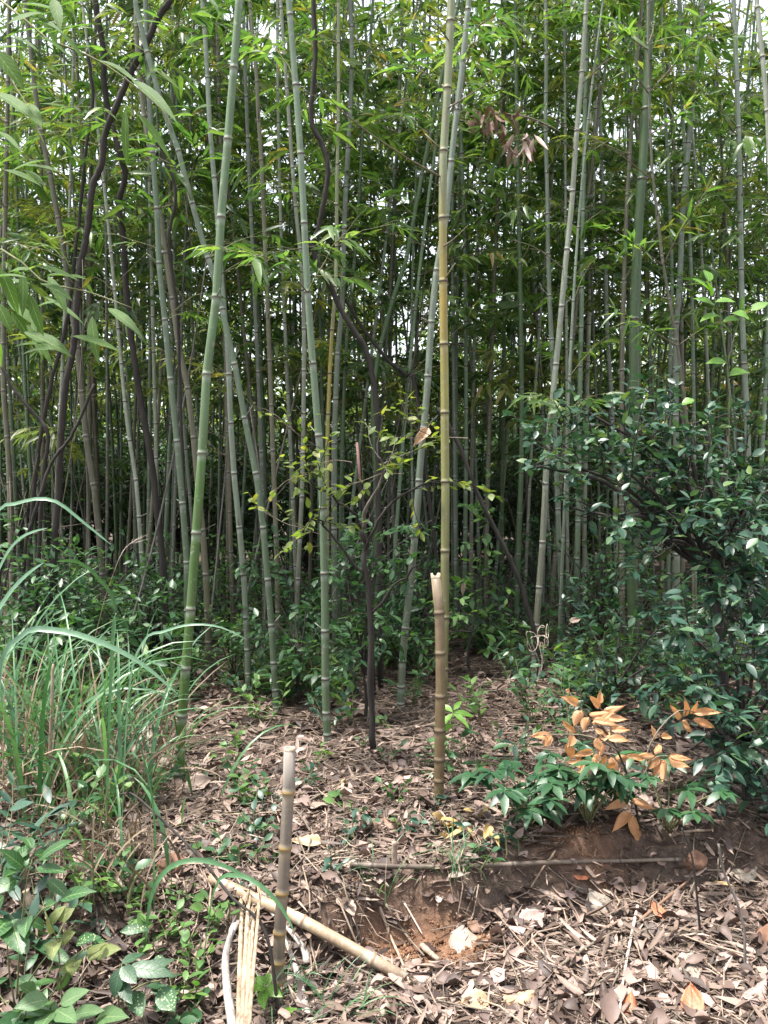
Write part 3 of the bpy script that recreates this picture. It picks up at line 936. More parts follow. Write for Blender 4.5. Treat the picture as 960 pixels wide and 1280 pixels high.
bamboo([(810, 0), (810, 62), (811, 117), (813, 168), (816, 225), (822, 272), (829, 332), (838, 382), (847, 433), (853, 482), (857, 506), (864, 620), (868, 760)], 5.2, 'brown',
       'slender pinkish bamboo with thin forked side branches beside the thickest culm', (870, 880), internode=.30, z_leaf=4.2, seg=8,
       branches=[((810, 62), [(790, 48), (765, 20)], True), ((811, 117), [(795, 95), (778, 72)], True), ((811, 117), [(850, 70), (880, 10)], True), ((816, 225), [(770, 190), (715, 158)], False),
                 ((813, 168), [(840, 150), (876, 115)], True), ((829, 332), [(800, 310), (760, 282)], True), ((829, 332), [(850, 290), (885, 235)], True), ((847, 433), [(810, 410), (760, 380)], True), ((847, 433), [(880, 410), (930, 390)], True)])
bamboo([(878, 0), (872, 62), (867, 113), (860, 189), (853, 265), (851, 330), (846, 395), (844, 440), (845, 560), (846, 700)], 9.5, 'bluegrey',
       'grey bamboo leaning right in front of bright gaps at upper right', (846, 835), internode=.40)
bamboo([(848, 0), (850, 58), (853, 137), (859, 240), (864, 344), (866, 430), (868, 600)], 6, 'greygreen', 'slim straight bamboo touching the grey leaning culm at right', (869, 830), internode=.34)
bamboo([(917, 0), (921, 96), (923, 172), (925, 251), (926, 327), (928, 412), (932, 489), (935, 568), (937, 700)], 9.5, 'bluegrey',
       'upright blue grey bamboo behind the bright green sapling at right', (938, 840), internode=.40,
       branches=[((923, 172), [(900, 140), (870, 100)], True), ((925, 251), [(945, 200), (975, 160)], True)])
bamboo([(944, -20), (951, 52), (957, 113), (961, 180), (966, 300), (970, 500), (972, 700)], 8.5, 'pale', 'whitish bamboo leaving the frame at the upper right corner', (974, 905), internode=.34, z_leaf=5)
bamboo([(644, 0), (645, 69), (648, 240), (651, 400), (652, 557), (648, 695)], 8, 'darkgreen', 'straight dark green bamboo right of the yellow culm', (644, 815), internode=.38)
bamboo([(826, 0), (828, 55), (836, 234), (840, 344), (838, 430), (836, 600)], 6, 'greygreen', 'slim greyish bamboo just right of the thickest green culm', (835, 825), internode=.32)
bamboo([(705, 0), (706, 100), (707, 260), (708, 420), (709, 600)], 5, 'pale', 'very thin pale bamboo between the whitish and dull green culms', (710, 812), internode=.3, seg=8)
bamboo([(752, 200), (757, 330), (759, 420), (764, 490), (768, 590), (770, 700)], 7, 'bluegrey', 'silvery thin bamboo left of the thickest green culm', (771, 810), internode=.34, seg=8)
bamboo([(10, 100), (6, 300), (4, 470), (10, 560), (14, 660)], 8, 'brown', 'dark brown bamboo at the left frame edge', (17, 850), internode=.36)
bamboo([(145, 380), (158, 520), (170, 600), (176, 680), (180, 740)], 7, 'pale', 'pale thin bamboo low behind the dry reed flower', (184, 850), internode=.3, seg=8, height=7)

# broken stub and cut stake
def cut_pole(name, label, cat, base, top, w0, mat, internode, parts_split=False):
    gp = G(*base)
    d = gp[1]
    W3 = [P(px, py, d) for px, py in [base] + list(top)]
    W3[0][2] -= .05
    path = spline(W3, 14)
    root = thing(name, path[0], label, cat)
    mb = MB()
    r = w0 / F * d / 2
    npos, nt_, nodes, Lt = culm_mesh(mb, path, r, r * .95, internode, 16, first=.09)
    mb.build('culm', M[mat], root, origin=path[0])
    # pale sawn face with hollow
    mb = MB()
    c = path[-1]
    t = norm(path[-1] - path[-3])
    A = norm(np.cross(t, [0, 1, 0]))
    B = np.cross(t, A)
    th = np.linspace(0, 2 * math.pi, 16, endpoint=False)
    def ring(rr, h, jag=0):
        return np.array([c + A * math.cos(q) * rr + B * math.sin(q) * rr + t * (h + jag * math.sin(q * 2 + 1) + jag * .6 * math.sin(5 * q)) for q in th])
    jag = .007 if parts_split else .0008
    v = np.vstack([ring(r * .96, -.002), ring(r * .97, .006 + jag, jag), ring(r * .62, .006 + jag, jag), ring(r * .55, -.02 + .0), ])
    q = []
    for k in range(3):
        for s in range(16):
            q.append((k * 16 + s, k * 16 + (s + 1) % 16, (k + 1) * 16 + (s + 1) % 16, (k + 1) * 16 + s))
    mb.add(v, q)
    mb.build('cut_end', M['pulp'], root, origin=path[0])
    return root


cut_pole('bamboo_stub', 'chest high broken brown bamboo stub before the yellow culm', 'bamboo stub', (548, 1006),
         [(549, 960), (550, 892), (551, 850), (549, 764), (545, 722)], 13, 'stub', .23, True)
cut_pole('bamboo_stake', 'weathered grey cut bamboo stake in the foreground with yellow node rings', 'bamboo stake', (345, 1243),
         [(350, 1160), (356, 1068), (360, 1000), (362, 937)], 15.5, 'stake', .23)

# ------------------------------------------------------------------ woody vines, trunks and branches
def woody(name, label, cat, pts, d, w0, w1, mat='bark', base=None, wig=0.0, seg=8, group=None, d1=None, knots=0.04):
    pts = list(pts)
    if base is not None:
        d = G(*base)[1]
        pts = pts + [base]
    k = len(pts)
    W3 = [P(px, py, d if d1 is None else d1 + (d - d1) * i / (k - 1)) for i, (px, py) in enumerate(pts)][::-1]
    path = spline(W3, k * 6)
    n = len(path)
    if wig:
        path[1:-1] += rng.normal(0, wig * .35, (n - 2, 3))
    rad = np.linspace(w0, w1, n) / F * d / 2 * (1 + knots * rng.normal(0, 1, n))
    mb = MB()
    path[0] = path[0] - np.array([0, 0, .02])
    mb.tube(path, rad, seg)
    o = mb.build(name, M[mat], None, origin=path[0])
    return tag(o, label, cat, group)


woody('vine', 'thick dark vine twisting in an S at upper left', 'vine',
      [(213, 0), (196, 25), (185, 50), (175, 68), (155, 110), (132, 165), (127, 203), (115, 234), (112, 265), (107, 299), (101, 330), (96, 378), (92, 430), (82, 482), (77, 533), (74, 599), (69, 661), (67, 747)], 0, 9, 8, base=(66, 880), wig=.006)
woody('vine', 'dark vine bulging right beside the twisted S vine', 'vine',
      [(118, -20), (122, 20), (129, 60), (130, 100), (136, 140), (148, 186), (156, 220), (148, 254), (153, 289), (156, 327), (158, 364), (165, 427), (174, 489), (181, 530), (189, 575), (196, 633), (203, 695), (206, 747)], 0, 8.5, 7, base=(209, 850), wig=.006)
woody('vine', 'gnarled brown vine with a sharp kink near the top centre', 'vine',
      [(391, -10), (394, 69), (389, 148), (402, 179), (410, 213), (404, 254), (397, 292), (391, 308), (402, 337), (416, 364), (425, 385), (440, 410), (458, 440), (470, 500), (473, 620)], 0, 7, 6, base=(476, 860), wig=.005)
woody('vine', 'thin dark liana curving down beside the olive grey culm', 'vine',
      [(180, 100), (190, 160), (205, 200), (217, 225), (219, 255), (212, 290), (214, 330), (222, 400), (226, 520)], 0, 4, 4, base=(240, 868), wig=.004)
woody('vine', 'dark straight vine stem left of the twisted S vine', 'vine',
      [(108, 60), (116, 120), (106, 200), (96, 300), (84, 400), (66, 470), (52, 540), (40, 640)], 0, 6, 4, base=(30, 860), wig=.006)
woody('dead_branch', 'dark dead branch slanting down right of the yellow culm', 'branch',
      [(548, 510), (575, 560), (598, 620), (622, 668), (645, 715), (664, 775)], 0, 6, 5, base=(680, 850), wig=.006)
woody('dead_branch', 'dark slanting branch between the kinked vine and yellow culm', 'branch',
      [(432, 375), (452, 408), (470, 432), (490, 455), (508, 470), (522, 500)], 0, 5, 4, base=(560, 830), wig=.006)
woody('dead_branch', 'bare dark branches leaning right at the far left', 'branch',
      [(0, 455), (20, 490), (45, 520), (60, 545), (52, 620)], 0, 6, 4, base=(40, 870), wig=.006)
woody('dead_branch', 'dark forked branch leaning right among left trunks', 'branch',
      [(118, 480), (92, 540), (64, 580), (44, 640), (30, 700)], 0, 5, 4, base=(20, 880), wig=.006)
b_ = G(468, 868)
root = thing('dead_sapling', b_, 'dark dead stem with a short pale pink broken top above the lime leaves', 'dead stem')
mb = MB()
pp = spline([b_ - UP * .02, P(461, 720, b_[1]), P(455, 640, b_[1]), P(450, 600, b_[1])], 20)
mb.tube(pp, np.linspace(.013, .009, 20), 8)
mb.build('stem', M['bark'], root, origin=b_)
mb = MB()
mb.tube(np.array([pp[-1], P(448, 575, b_[1]), P(446, 553, b_[1])]), [.009, .010, .008], 8)
mb.build('broken_tip', M['pinkwood'], root, origin=b_)

# ------------------------------------------------------------------ plants made of twigs and leaves
def twigs(mb, p, d, length, r, depth, anchors, mi=1, spread=.8, grav=.0, seg=4, nseg=5, kids=3, side_gap=.03):
    path = [np.asarray(p, float)]
    d = norm(d)
    for i in range(nseg):
        d = norm(d + rng.normal(0, .14, 3) - UP * grav)
        path.append(path[-1] + d * length / nseg)
    path = np.array(path)
    mb.tube(path, np.linspace(r, r * .5, nseg + 1), seg, mi, cap=False)
    if depth <= 0:
        k = max(2, int(length / side_gap))
        for i in range(k):
            f = (0.15 + .85 * (i + .5) / k) * nseg
            a = min(nseg - 1, int(f))
            anchors.append((path[a] + (path[a + 1] - path[a]) * (f - a), norm(path[a + 1] - path[a]), i))
        anchors.append((path[-1], d, 0))
    else:
        for i in range(kids):
            a = int(nseg * (.3 + .7 * (i + random.random()) / kids))
            a = min(a, nseg)
            nd = norm(d * .7 + rng.normal(0, spread, 3) + UP * .15)
            twigs(mb, path[a], nd, length * random.uniform(.45, .75), r * .6, depth - 1, anchors, mi, spread, grav, seg, nseg, kids, side_gap)
        twigs(mb, path[-1], d, length * .5, r * .5, 0, anchors, mi, spread, grav, seg, nseg, kids, side_gap)


def leaf_anchors(mb, anchors, Ll, ar, shape, mi=0, droop=.2, fold=.2, out=.9, down=.2, jit=.3, prob=1.0):
    LP, LD, LN = [], [], []
    for (p, d, i) in anchors:
        if random.random() > prob:
            continue
        s = np.cross(d, UP)
        s = norm(s + 1e-4) * (1 if i % 2 else -1)
        LP.append(p)
        LD.append(norm(d * random.uniform(.3, .9) + s * random.uniform(.4, 1) * out + rng.normal(0, jit, 3) - UP * down))
        LN.append(UP + rng.normal(0, .35, 3))
    n = len(LP)
    l = Ll * rng.uniform(.65, 1.2, n)
    mb.leaves(LP, LD, LN, l, l * ar * rng.uniform(.85, 1.15, n), shape, rng.uniform(0, 1, n) * droop, fold, mi)


def shrub(name, label, cat, base3, targets, trunk_r, leaf, Ll, ar, shape, depth=2, tl=.45, kids=3, spread=.8, gap=.035, group=None, bark='bark', down=.15, trunk_top=None, prob=1., stemname='stem', droop=.2):
    base3 = np.asarray(base3, float)
    root = thing(name, base3, label, cat, group)
    ms, ml = MB(), MB()
    tt = base3 + UP * .3 if trunk_top is None else np.asarray(trunk_top, float)
    if trunk_top is not None:
        pth = spline([base3 - UP * .03, (base3 + tt) / 2 + rng.normal(0, .03, 3), tt], 8)
        ms.tube(pth, np.linspace(trunk_r, trunk_r * .7, 8), 8)
    else:
        tt = base3
    anchors = []
    for T in targets:
        T = np.asarray(T, float)
        v = T - tt
        l = np.linalg.norm(v)
        mid = tt + v * .5 + UP * .12 * l + rng.normal(0, .04 * l, 3)
        pth = spline([tt, mid, T], 8)
        ms.tube(pth, np.linspace(trunk_r * .55, trunk_r * .25, 8), 5, 0, cap=False)
        for a in (3, 5, 6, 7):
            twigs(ms, pth[a], norm(pth[a] - pth[a - 1]) * .6 + rng.normal(0, .6, 3), tl * random.uniform(.6, 1), trunk_r * .18, depth - 1, anchors, 0, spread, 0, 3, 4, kids, gap)
    leaf_anchors(ml, anchors, Ll, ar, shape, 0, droop, .22, down=down, prob=prob)
    ms.build(stemname, M[bark], root, origin=base3)
    ml.build('foliage', M[leaf], root, origin=base3)
    return root


# big glossy shrub at right
def PT(lst):
    return [P(*q) for q in lst]


sh_base = G(906, 965)
shrub('evergreen_shrub', 'large glossy dark evergreen shrub spreading wide on the right', 'shrub', sh_base,
      PT([(700, 575, 4.6), (740, 545, 4.9), (790, 595, 4.5), (830, 555, 4.8), (880, 595, 4.5), (930, 575, 4.9), (985, 595, 4.6), (760, 645, 4.5), (830, 675, 4.3), (900, 675, 4.2), (960, 685, 4.4), (1000, 655, 4.6), (860, 625, 5.0), (800, 625, 5.1), (672, 583, 4.4), (715, 635, 4.6), (735, 515, 5.0), (790, 535, 4.9), (850, 515, 5.0), (930, 635, 4.4), (880, 725, 4.2), (950, 735, 4.2), (910, 555, 4.7)]),
      .03, 'gloss', .078, .46, 'ovate', depth=2, tl=.34, kids=4, gap=.034, trunk_top=P(890, 720, 4.75), down=.1, stemname='trunk')
shrub('evergreen_shrub', 'dense low glossy shrub beneath the large evergreen shrub at right', 'shrub', G(930, 1010),
      PT([(860, 790, 4.1), (900, 760, 4.2), (950, 780, 4.0), (990, 800, 4.0), (870, 860, 3.9), (920, 840, 3.8), (965, 870, 3.8), (890, 920, 3.8), (940, 930, 3.7), (905, 960, 3.65), (950, 975, 3.6), (875, 900, 3.9), (930, 1000, 3.6), (975, 1000, 3.55), (915, 890, 3.85), (985, 920, 3.7), (1000, 740, 4.2), (930, 720, 4.2)]),
      .02, 'gloss', .085, .42, 'ovate', depth=2, tl=.30, kids=3, gap=.034, trunk_top=P(930, 930, 4.0), down=.25)
shrub('evergreen_shrub', 'low dark shrub in front of the thickest green culm', 'shrub', G(770, 900),
      PT([(700, 830, 5.6), (740, 790, 5.7), (780, 760, 5.8), (830, 780, 5.5), (850, 830, 5.4), (720, 870, 5.3), (800, 850, 5.3), (760, 840, 5.2)]),
      .018, 'gloss', .07, .45, 'ovate', depth=2, tl=.30, kids=3, gap=.034, trunk_top=P(770, 860, 5.5), down=.2)
shrub('evergreen_shrub', 'dark foliage thicket at the right edge behind the low glossy shrub', 'shrub', G(1010, 900),
      PT([(880, 730, 5.6), (930, 760, 5.5), (980, 720, 5.6), (900, 820, 5.4), (960, 840, 5.4), (1010, 800, 5.4)]),
      .02, 'herb_dark', .08, .42, 'ovate', depth=2, tl=.4, kids=3, gap=.035, trunk_top=P(990, 830, 5.5), down=.2)

# small dark tree with lime leaves in the centre
b3 = G(467, 938)
dT = b3[1]
root = thing('small_tree', b3, 'small dark forked tree with sparse lime and yellow leaves in the centre', 'tree')
ms, ml = MB(), MB()
tp = spline([P(x_, y_, dT) for x_, y_ in ((467, 938), (464, 860), (462, 760), (456, 690), (452, 660))], 16)
tp[1:-1] += rng.normal(0, .006, (14, 3))
ms.tube(tp, np.linspace(.019, .013, 16) * (1 + .1 * rng.normal(0, 1, 16)), 9)
ms.build('trunk', M['bark'], root, origin=b3)
anc = []
for mt, pts in (('bark_grey', ((452, 662), (459, 635), (474, 605), (478, 585), (472, 570))), ('bark', ((452, 662), (440, 640), (420, 622), (400, 610), (385, 600))),
                ('bark', ((459, 720), (430, 690), (405, 655), (398, 648))), ('bark', ((462, 770), (490, 735), (515, 712), (530, 696))), ('bark', ((456, 690), (480, 640), (520, 610), (560, 598)))):
    mb = MB()
    q = spline([P(x_, y_, dT - .06 * i_) for i_, (x_, y_) in enumerate(pts)], 12)
    q[1:-1] += rng.normal(0, .006, (10, 3))
    mb.tube(q, np.linspace(.009, .004, 12), 6)
    if pts[-1] != (530, 696):
        for a in (7, 9, 11):
            for _ in range(2):
                twigs(mb, q[a], norm(q[a] - q[a - 2]) + rng.normal(0, .7, 3) + UP * .2, random.uniform(.16, .3), .003, 0, anc, 0, .8, .04, 3, 4, 2, .022)
    mb.build('limb', M[mt], root, origin=b3)
for pts in (((340, 535), (400, 560)), ((345, 600), (395, 590)), ((390, 565), (440, 578)), ((330, 655), (400, 668)), ((505, 505), (540, 545)), ((520, 560), (585, 548)), ((430, 590), (505, 592))):
    q = PT([(pts[1][0], pts[1][1], dT - .1), (pts[0][0], pts[0][1], dT - .2)])
    twigs(ml, q[0], q[1] - q[0], np.linalg.norm(q[1] - q[0]), .003, 1, anc, 1, .6, .02, 3, 5, 4, .022)
leaf_anchors(ml, anc, .062, .48, 'ovate', 0, .25, .15, down=.12, prob=.5)
ml.build('foliage', [M['lime'], M['twig']], root, origin=b3)

for lab_, bp_, tg_, lf_, Ll_ in (
    ('leafy dark sapling tangled around the foot of the small dark tree', (455, 905), [(430, 700, 5.1), (470, 690, 5.3), (500, 720, 5.2), (440, 770, 5.0), (485, 780, 5.1), (520, 690, 5.4), (455, 830, 5.0), (540, 650, 5.5), (410, 740, 5.2)], 'herb_dark', .075),
    ('leafy sapling behind the grey leaning culm and brown stub', (590, 850), [(560, 740, 6.3), (600, 720, 6.5), (580, 790, 6.3), (620, 770, 6.4), (545, 800, 6.1), (610, 640, 6.6)], 'herb', .085),
    ('dark sapling between the thin leaning bamboo and blue green culm', (375, 880), [(350, 700, 5.8), (380, 740, 5.7), (365, 790, 5.6), (400, 800, 5.5), (335, 780, 5.7), (320, 720, 5.9)], 'herb_dark', .075),
    ('green shrub on the grove edge left of the bright green culm', (175, 885), [(90, 720, 5.4), (130, 760, 5.3), (170, 740, 5.5), (110, 810, 5.2), (160, 800, 5.2), (200, 780, 5.4), (60, 760, 5.4), (30, 700, 5.5)], 'herb_dark', .085)):
    shrub('leafy_sapling', lab_, 'sapling', G(*bp_), PT(tg_), .012, lf_, Ll_, .42, 'ovate', depth=2, tl=.26, kids=3, gap=.04, trunk_top=P(bp_[0], bp_[1] - 60, G(*bp_)[1]), down=.2)

# dead orange leaf caught in the small tree
def dead_leaf(label, p, az, el, Ln, W, mat, shape='round', droop=.15, fold=.2, roll=(0, 0), name='dead_leaf', cat='dead leaf', wav=.1, group='large dead leaves on the forest floor', dz=.02):
    p = np.asarray(p, float)
    D = np.array([math.cos(az) * math.cos(el), math.sin(az) * math.cos(el), math.sin(el)])
    mb = MB()
    N = np.array([roll[0], roll[1], 1.0])
    mb.sheet(p - D * Ln / 2 + UP * dz, D, N, Ln, W, shape, fold, droop, random.uniform(.04, .10), random.uniform(.03, .09))
    mb.tube(np.array([p - D * Ln * .5 + UP * dz, p - D * Ln * .72 + UP * dz * .8]), [.0016, .0012], 4)
    o = mb.build(name, M[mat], None, origin=p)
    so = o.modifiers.new('thick', 'SOLIDIFY')
    so.thickness = .0012
    return tag(o, label, cat, group)


dead_leaf('curled orange brown dead leaf caught on the grey leaning culm', P(527, 545, 5.2), R(215), R(-50), .15, .075, 'deadtan', 'ovate', .4, .9, (.6, -1.2), group=None, dz=0)

# hanging bunches of dead leaves upper right of centre
for lab, c, n, Lm in (('bunch of curled brown dead leaves hanging right of the yellow culm', (613, 152), 24, .16), ('withered pale brown leaf cluster drooping beside the straight dark culm', (652, 183), 14, .2)):
    d = 5.6
    c3 = P(*c, d)
    root = thing('dead_leaf_bunch', c3, lab, 'dead leaves')
    mb = MB()
    A0 = P(700, 165, d + .5)
    st = spline([A0, P(670, 150, d + .2), P(640, 143, d), c3 + UP * .05], 8)
    mb.tube(st, np.linspace(.006, .003, 8), 5)
    mb.build('twig', M['twig'], root, origin=c3)
    mb = MB()
    sp = .085 if n > 20 else .05
    LP = c3 + rng.normal(0, 1, (n, 3)) * [sp, sp * .7, sp * .5]
    LD = rng.normal(0, .45, (n, 3)) - UP * 1.0
    mb.leaves(LP + UP * .05, LD, rng.normal(0, 1, (n, 3)), Lm * rng.uniform(.5, 1, n), rng.uniform(.02, .04, n), 'long', rng.normal(0, .3, n), rng.uniform(.4, 1.6, n), 0, .2)
    mb.build('foliage', M['deadpink' if n < 20 else 'deadbrown'], root, origin=c3)
    for _ in range(1):
        mb = MB()
        mb.leaves(c3 + rng.normal(0, .08, (8, 3)), rng.normal(0, .5, (8, 3)) + [-.6, 0, -.2], UP + rng.normal(0, .3, (8, 3)), .22, .035, 'long', .3, .3, 0)
        mb.build('fresh_foliage', M['bleaf_dull'], root, origin=c3)

# ------------------------------------------------------------------ bamboo grove behind, in loops of copies
VAR = []
mats_v = ['greygreen', 'bluegrey', 'darkgreen', 'dusky', 'pale', 'brown', 'dusky', 'greygreen', 'dusky', 'darkgreen', 'brown', 'bluegrey']
tone = {'greygreen': 'grey green', 'bluegrey': 'blue grey', 'darkgreen': 'dark green', 'pale': 'pale', 'brown': 'brown', 'dusky': 'dusky'}
for vi, mname in enumerate(mats_v):
    H = random.uniform(8.0, 10.5)
    s = np.linspace(0, 1, 26)
    bx, by = random.uniform(-.45, .45), random.uniform(-.25, .45)
    wob = random.uniform(.01, .05)
    path = np.stack([bx * s ** 2 * 1.4 + wob * np.sin(s * 7 + vi), by * s ** 2 * 1.4 + wob * np.cos(s * 6 + vi), H * s], -1)
    root = thing('bamboo', (0, 0, 0), 'x', 'bamboo', 'bamboo stems of the grove')
    mb = MB()
    npos, ntan, nodes, Lt = culm_mesh(mb, path, random.uniform(.014, .025), .007, random.uniform(.32, .42), 8)
    mb.build('culm', M[mname], root)
    mb = MB()
    crown_on(mb, npos, ntan, nodes, random.uniform(1.2, 2.2), 99, .86, random.uniform(1.1, 1.6), .82, random.uniform(.13, .20), random.uniform(.021, .032), [random.choice([.04, .3, .75, 1]) for _ in range(10)])
    mb.build('foliage', [M[['bleaf_dull', 'bleaf', 'bleaf_warm'][vi % 3]], M['greentwig']], root)
    VAR.append([root, mname, 0])

short_names = [(0, 'left edge')]
marks = [(None, 0, 'left edge'), (None, 72, 'twisted vine'), (None, 252, 'bright green culm'), (None, 400, 'blue green culm'),
         (None, 556, 'yellow culm'), (None, 686, 'whitish culm'), (None, 792, 'thickest culm'), (None, 933, 'upright grey culm'), (None, 961, 'right edge')]
ORD = ['', 'second', 'third', 'fourth', 'fifth', 'sixth', 'seventh', 'eighth', 'ninth', 'tenth', 'eleventh', 'twelfth', 'thirteenth', 'fourteenth', 'fifteenth', 'sixteenth', 'seventeenth', 'eighteenth', 'nineteenth', 'twentieth']


def gap_of(px):
    for k in range(len(marks) - 1):
        if px < marks[k + 1][1]:
            return k
    return len(marks) - 2


# positions: stratified in depth rows and picture columns
spots = []
tries = 0
rows = [(6.6, 8.2, 36), (8.2, 10.2, 76), (10.2, 12.6, 90), (12.6, 15.5, 44)]
land_xy = [(o.location.x, o.location.y) for _, _, o in LANDMARK]
for (ya, yb_, n) in rows:
    k = 0
    while k < n and tries < 9000:
        tries += 1
        y = random.uniform(ya, yb_)
        px = -70 + 1100 * ((k + random.random()) / n)
        x = (px - 480) / F * y
        if ya < 7 and 560 < px < 660 and y < 7.6:
            y = random.uniform(7.6, 8.2)
            x = (px - 480) / F * y
        if all((x - a) ** 2 + (y - b_) ** 2 > .20 ** 2 for a, b_ in land_xy + [(q[0], q[1]) for q in spots]):
            spots.append((x, y, k))
            k += 1
placed = []
for (x, y, k) in spots:
    vi = random.randrange(len(VAR))
    tx, ty = random.gauss(0, R(2.6)), random.gauss(0, R(2.2))
    rot = Euler((tx, ty, random.uniform(0, 6.28)), 'XYZ')
    sc = random.uniform(.82, 1.2)
    q = rot.to_matrix() @ Vector((0, 0, 1.45))
    px, _ = proj(np.array([x + q.x, y + q.y, 1.45]))
    placed.append([x, y, vi, rot, sc, px])
groups = {}
for e in placed:
    row = 'in front row' if e[1] < 8.2 else 'in second row' if e[1] < 10.2 else 'deep inside' if e[1] < 12.6 else 'at the far back'
    key = (gap_of(e[5]), tone[VAR[e[2]][1]], row)
    groups.setdefault(key, []).append(e)
    e.append(key)
for key, es in groups.items():
    es.sort(key=lambda e: e[5])
    k, tn, row = key
    for n_, e in enumerate(es):
        A_, B_ = marks[k][2], marks[k + 1][2]
        pre = (ORD[n_] + ' ') if n_ else ('leftmost ' if len(es) > 1 else 'only ')
        lab = f"{pre}{tn} bamboo {row} between {A_.replace('the ', '', 1)} and {B_.replace('the ', '', 1)}"
        if e[5] < 0 or e[5] > 960:
            lab = f"{pre}{tn} bamboo {row} leaning past the {'left' if e[5] < 0 else 'right'} frame edge"
        e.append(lab)
labs = {}
for e in placed:
    labs.setdefault(e[7], []).append(e)
for x, y, vi, rot, sc, px, key, lab in placed:
    v = VAR[vi]
    loc = on(x, y, -.03)
    if v[2] == 0:
        o = v[0]
        o.location = Vector([float(c) for c in loc])
        o.rotation_euler = rot
        o.scale = (sc, sc, sc)
        o['label'] = lab
        v[2] = 1
    else:
        copy_tree(v[0], loc, rot, sc, lab, 'bamboo stems of the grove')
for v in VAR:
    if v[2] == 0:
        for ch in list(v[0].children):
            bpy.data.objects.remove(ch)
        bpy.data.objects.remove(v[0])

def auto_labels(spots, what, where):
    """one label per thing: which gap between named culms, then left to right order"""
    out_ = [None] * len(spots)
    gr = {}
    for i_, s_ in enumerate(spots):
        px, _ = proj(np.array([s_[0], s_[1], .5]))
        k = gap_of(px)
        if px < 0:
            k = -1
        elif px > 960:
            k = 99
        gr.setdefault(k, []).append((px, i_))
    for k, l in gr.items():
        l.sort()
        for n_, (px, i_) in enumerate(l):
            pre = ORD[n_] + ' ' if n_ and n_ < len(ORD) else ('last ' if n_ else ('leftmost ' if len(l) > 1 else 'single '))
            if k == -1 or k == 99:
                out_[i_] = f"{pre}{what} {where} at the {'left' if k < 0 else 'right'} frame edge"
            else:
                A_, B_ = marks[k][2].replace('the ', '', 1), marks[k + 1][2].replace('the ', '', 1)
                out_[i_] = f"{pre}{what} {where} between {A_} and {B_}"
    return out_


# slender dead poles leaning among the living stems
dp = []
for k in range(54):
    y = random.uniform(5.6, 11.0)
    px = -30 + 1020 * ((k * 0.618 + .3) % 1)
    if y < 6.8 and 520 < px < 700:
        y += 1.6
    dp.append(((px - 480) / F * y, y, 0, 1.0))
for (x, y, _, _), lab in zip(dp, auto_labels(dp, 'slender dead pole', 'leaning')):
    b_ = on(x, y, -.02)
    ln = random.uniform(1.6, 5.0)
    dr = norm([random.gauss(0, .26), random.gauss(0, .16), 1])
    bow = rng.normal(0, .05, 3) * ln
    path = np.array([b_ + dr * ln * t + bow * t * (1 - t) * 2 for t in np.linspace(0, 1, 14)])
    r_ = random.uniform(.0045, .011)
    root = thing('dead_pole', b_, lab, 'dead pole', 'slender dead poles leaning in the grove')
    mb = MB()
    mb.tube(path, np.linspace(r_, r_ * .45, 14), 6)
    mb.build('stem', M[random.choice(['bark', 'bark', 'twig', 'deadgreywood', 'bark_grey'])], root, origin=b_)
    for q_ in range(random.randint(1, 4)):
        a = random.randint(5, 12)
        mb = MB()
        e = norm(dr + rng.normal(0, .7, 3)) * random.uniform(.25, .8)
        mb.tube(np.array([path[a], path[a] + e * .5 + UP * .02, path[a] + e]), [r_ * .45, r_ * .3, r_ * .15], 4)
        mb.build('branch', M['twig'], root, origin=b_)

# ------------------------------------------------------------------ understory shrubs and far trees
def bush_variant(name, cat, leaf, Ll, ar, w, h, ntar, tl, gap, shape='ovate', bark='bark', kids=3):
    tg = []
    for _ in range(ntar):
        a = random.uniform(0, 6.28)
        rr = w * math.sqrt(random.random())
        tg.append((rr * math.cos(a), rr * math.sin(a), h * random.uniform(.35, 1)))
    return shrub(name, 'x', cat, (0, 0, 0), tg, .02, leaf, Ll, ar, shape, depth=2, tl=tl, kids=kids, gap=gap, trunk_top=(0, 0, h * .18), bark=bark)


def place_copies(variants, spots, labels, group):
    used = [False] * len(variants)
    for (x, y, vi, sc), lab in zip(spots, labels):
        loc = on(x, y, -.02)
        rot = Euler((0, 0, random.uniform(0, 6.28)))
        if not used[vi]:
            o = variants[vi]
            o.location = Vector([float(c) for c in loc])
            o.rotation_euler = rot
            o.scale = (sc, sc, sc)
            o['label'] = lab
            o['group'] = group
            used[vi] = True
        else:
            copy_tree(variants[vi], loc, rot, sc, lab, group)
    for v, u in zip(variants, used):
        if not u:
            for ch in list(v.children):
                bpy.data.objects.remove(ch)
            bpy.data.objects.remove(v)


bushes = [bush_variant('shrub', 'shrub', 'herb_dark', .10, .38, .75, 1.5, 14, .5, .05), bush_variant('shrub', 'shrub', 'fardark', .09, .42, .8, 1.9, 16, .5, .05),
          bush_variant('shrub', 'shrub', 'herb_dark', .12, .28, .7, 1.3, 14, .5, .05, 'long')]
bs = []
for k in range(44):
    y = random.uniform(11.0, 16.0)
    px = -80 + 1120 * ((k * 0.618) % 1)
    bs.append(((px - 480) / F * y, y, random.randrange(3), random.uniform(.8, 1.5)))
for k in range(22):
    y = random.uniform(15.2, 17.0)
    px = -60 + 1080 * (k + random.random()) / 22
    bs.append(((px - 480) / F * y, y, random.randrange(3), random.uniform(1.2, 2.0)))
place_copies(bushes, bs, auto_labels(bs, 'dark shrub', 'deep in the grove'), 'dark shrubs deep in the grove')


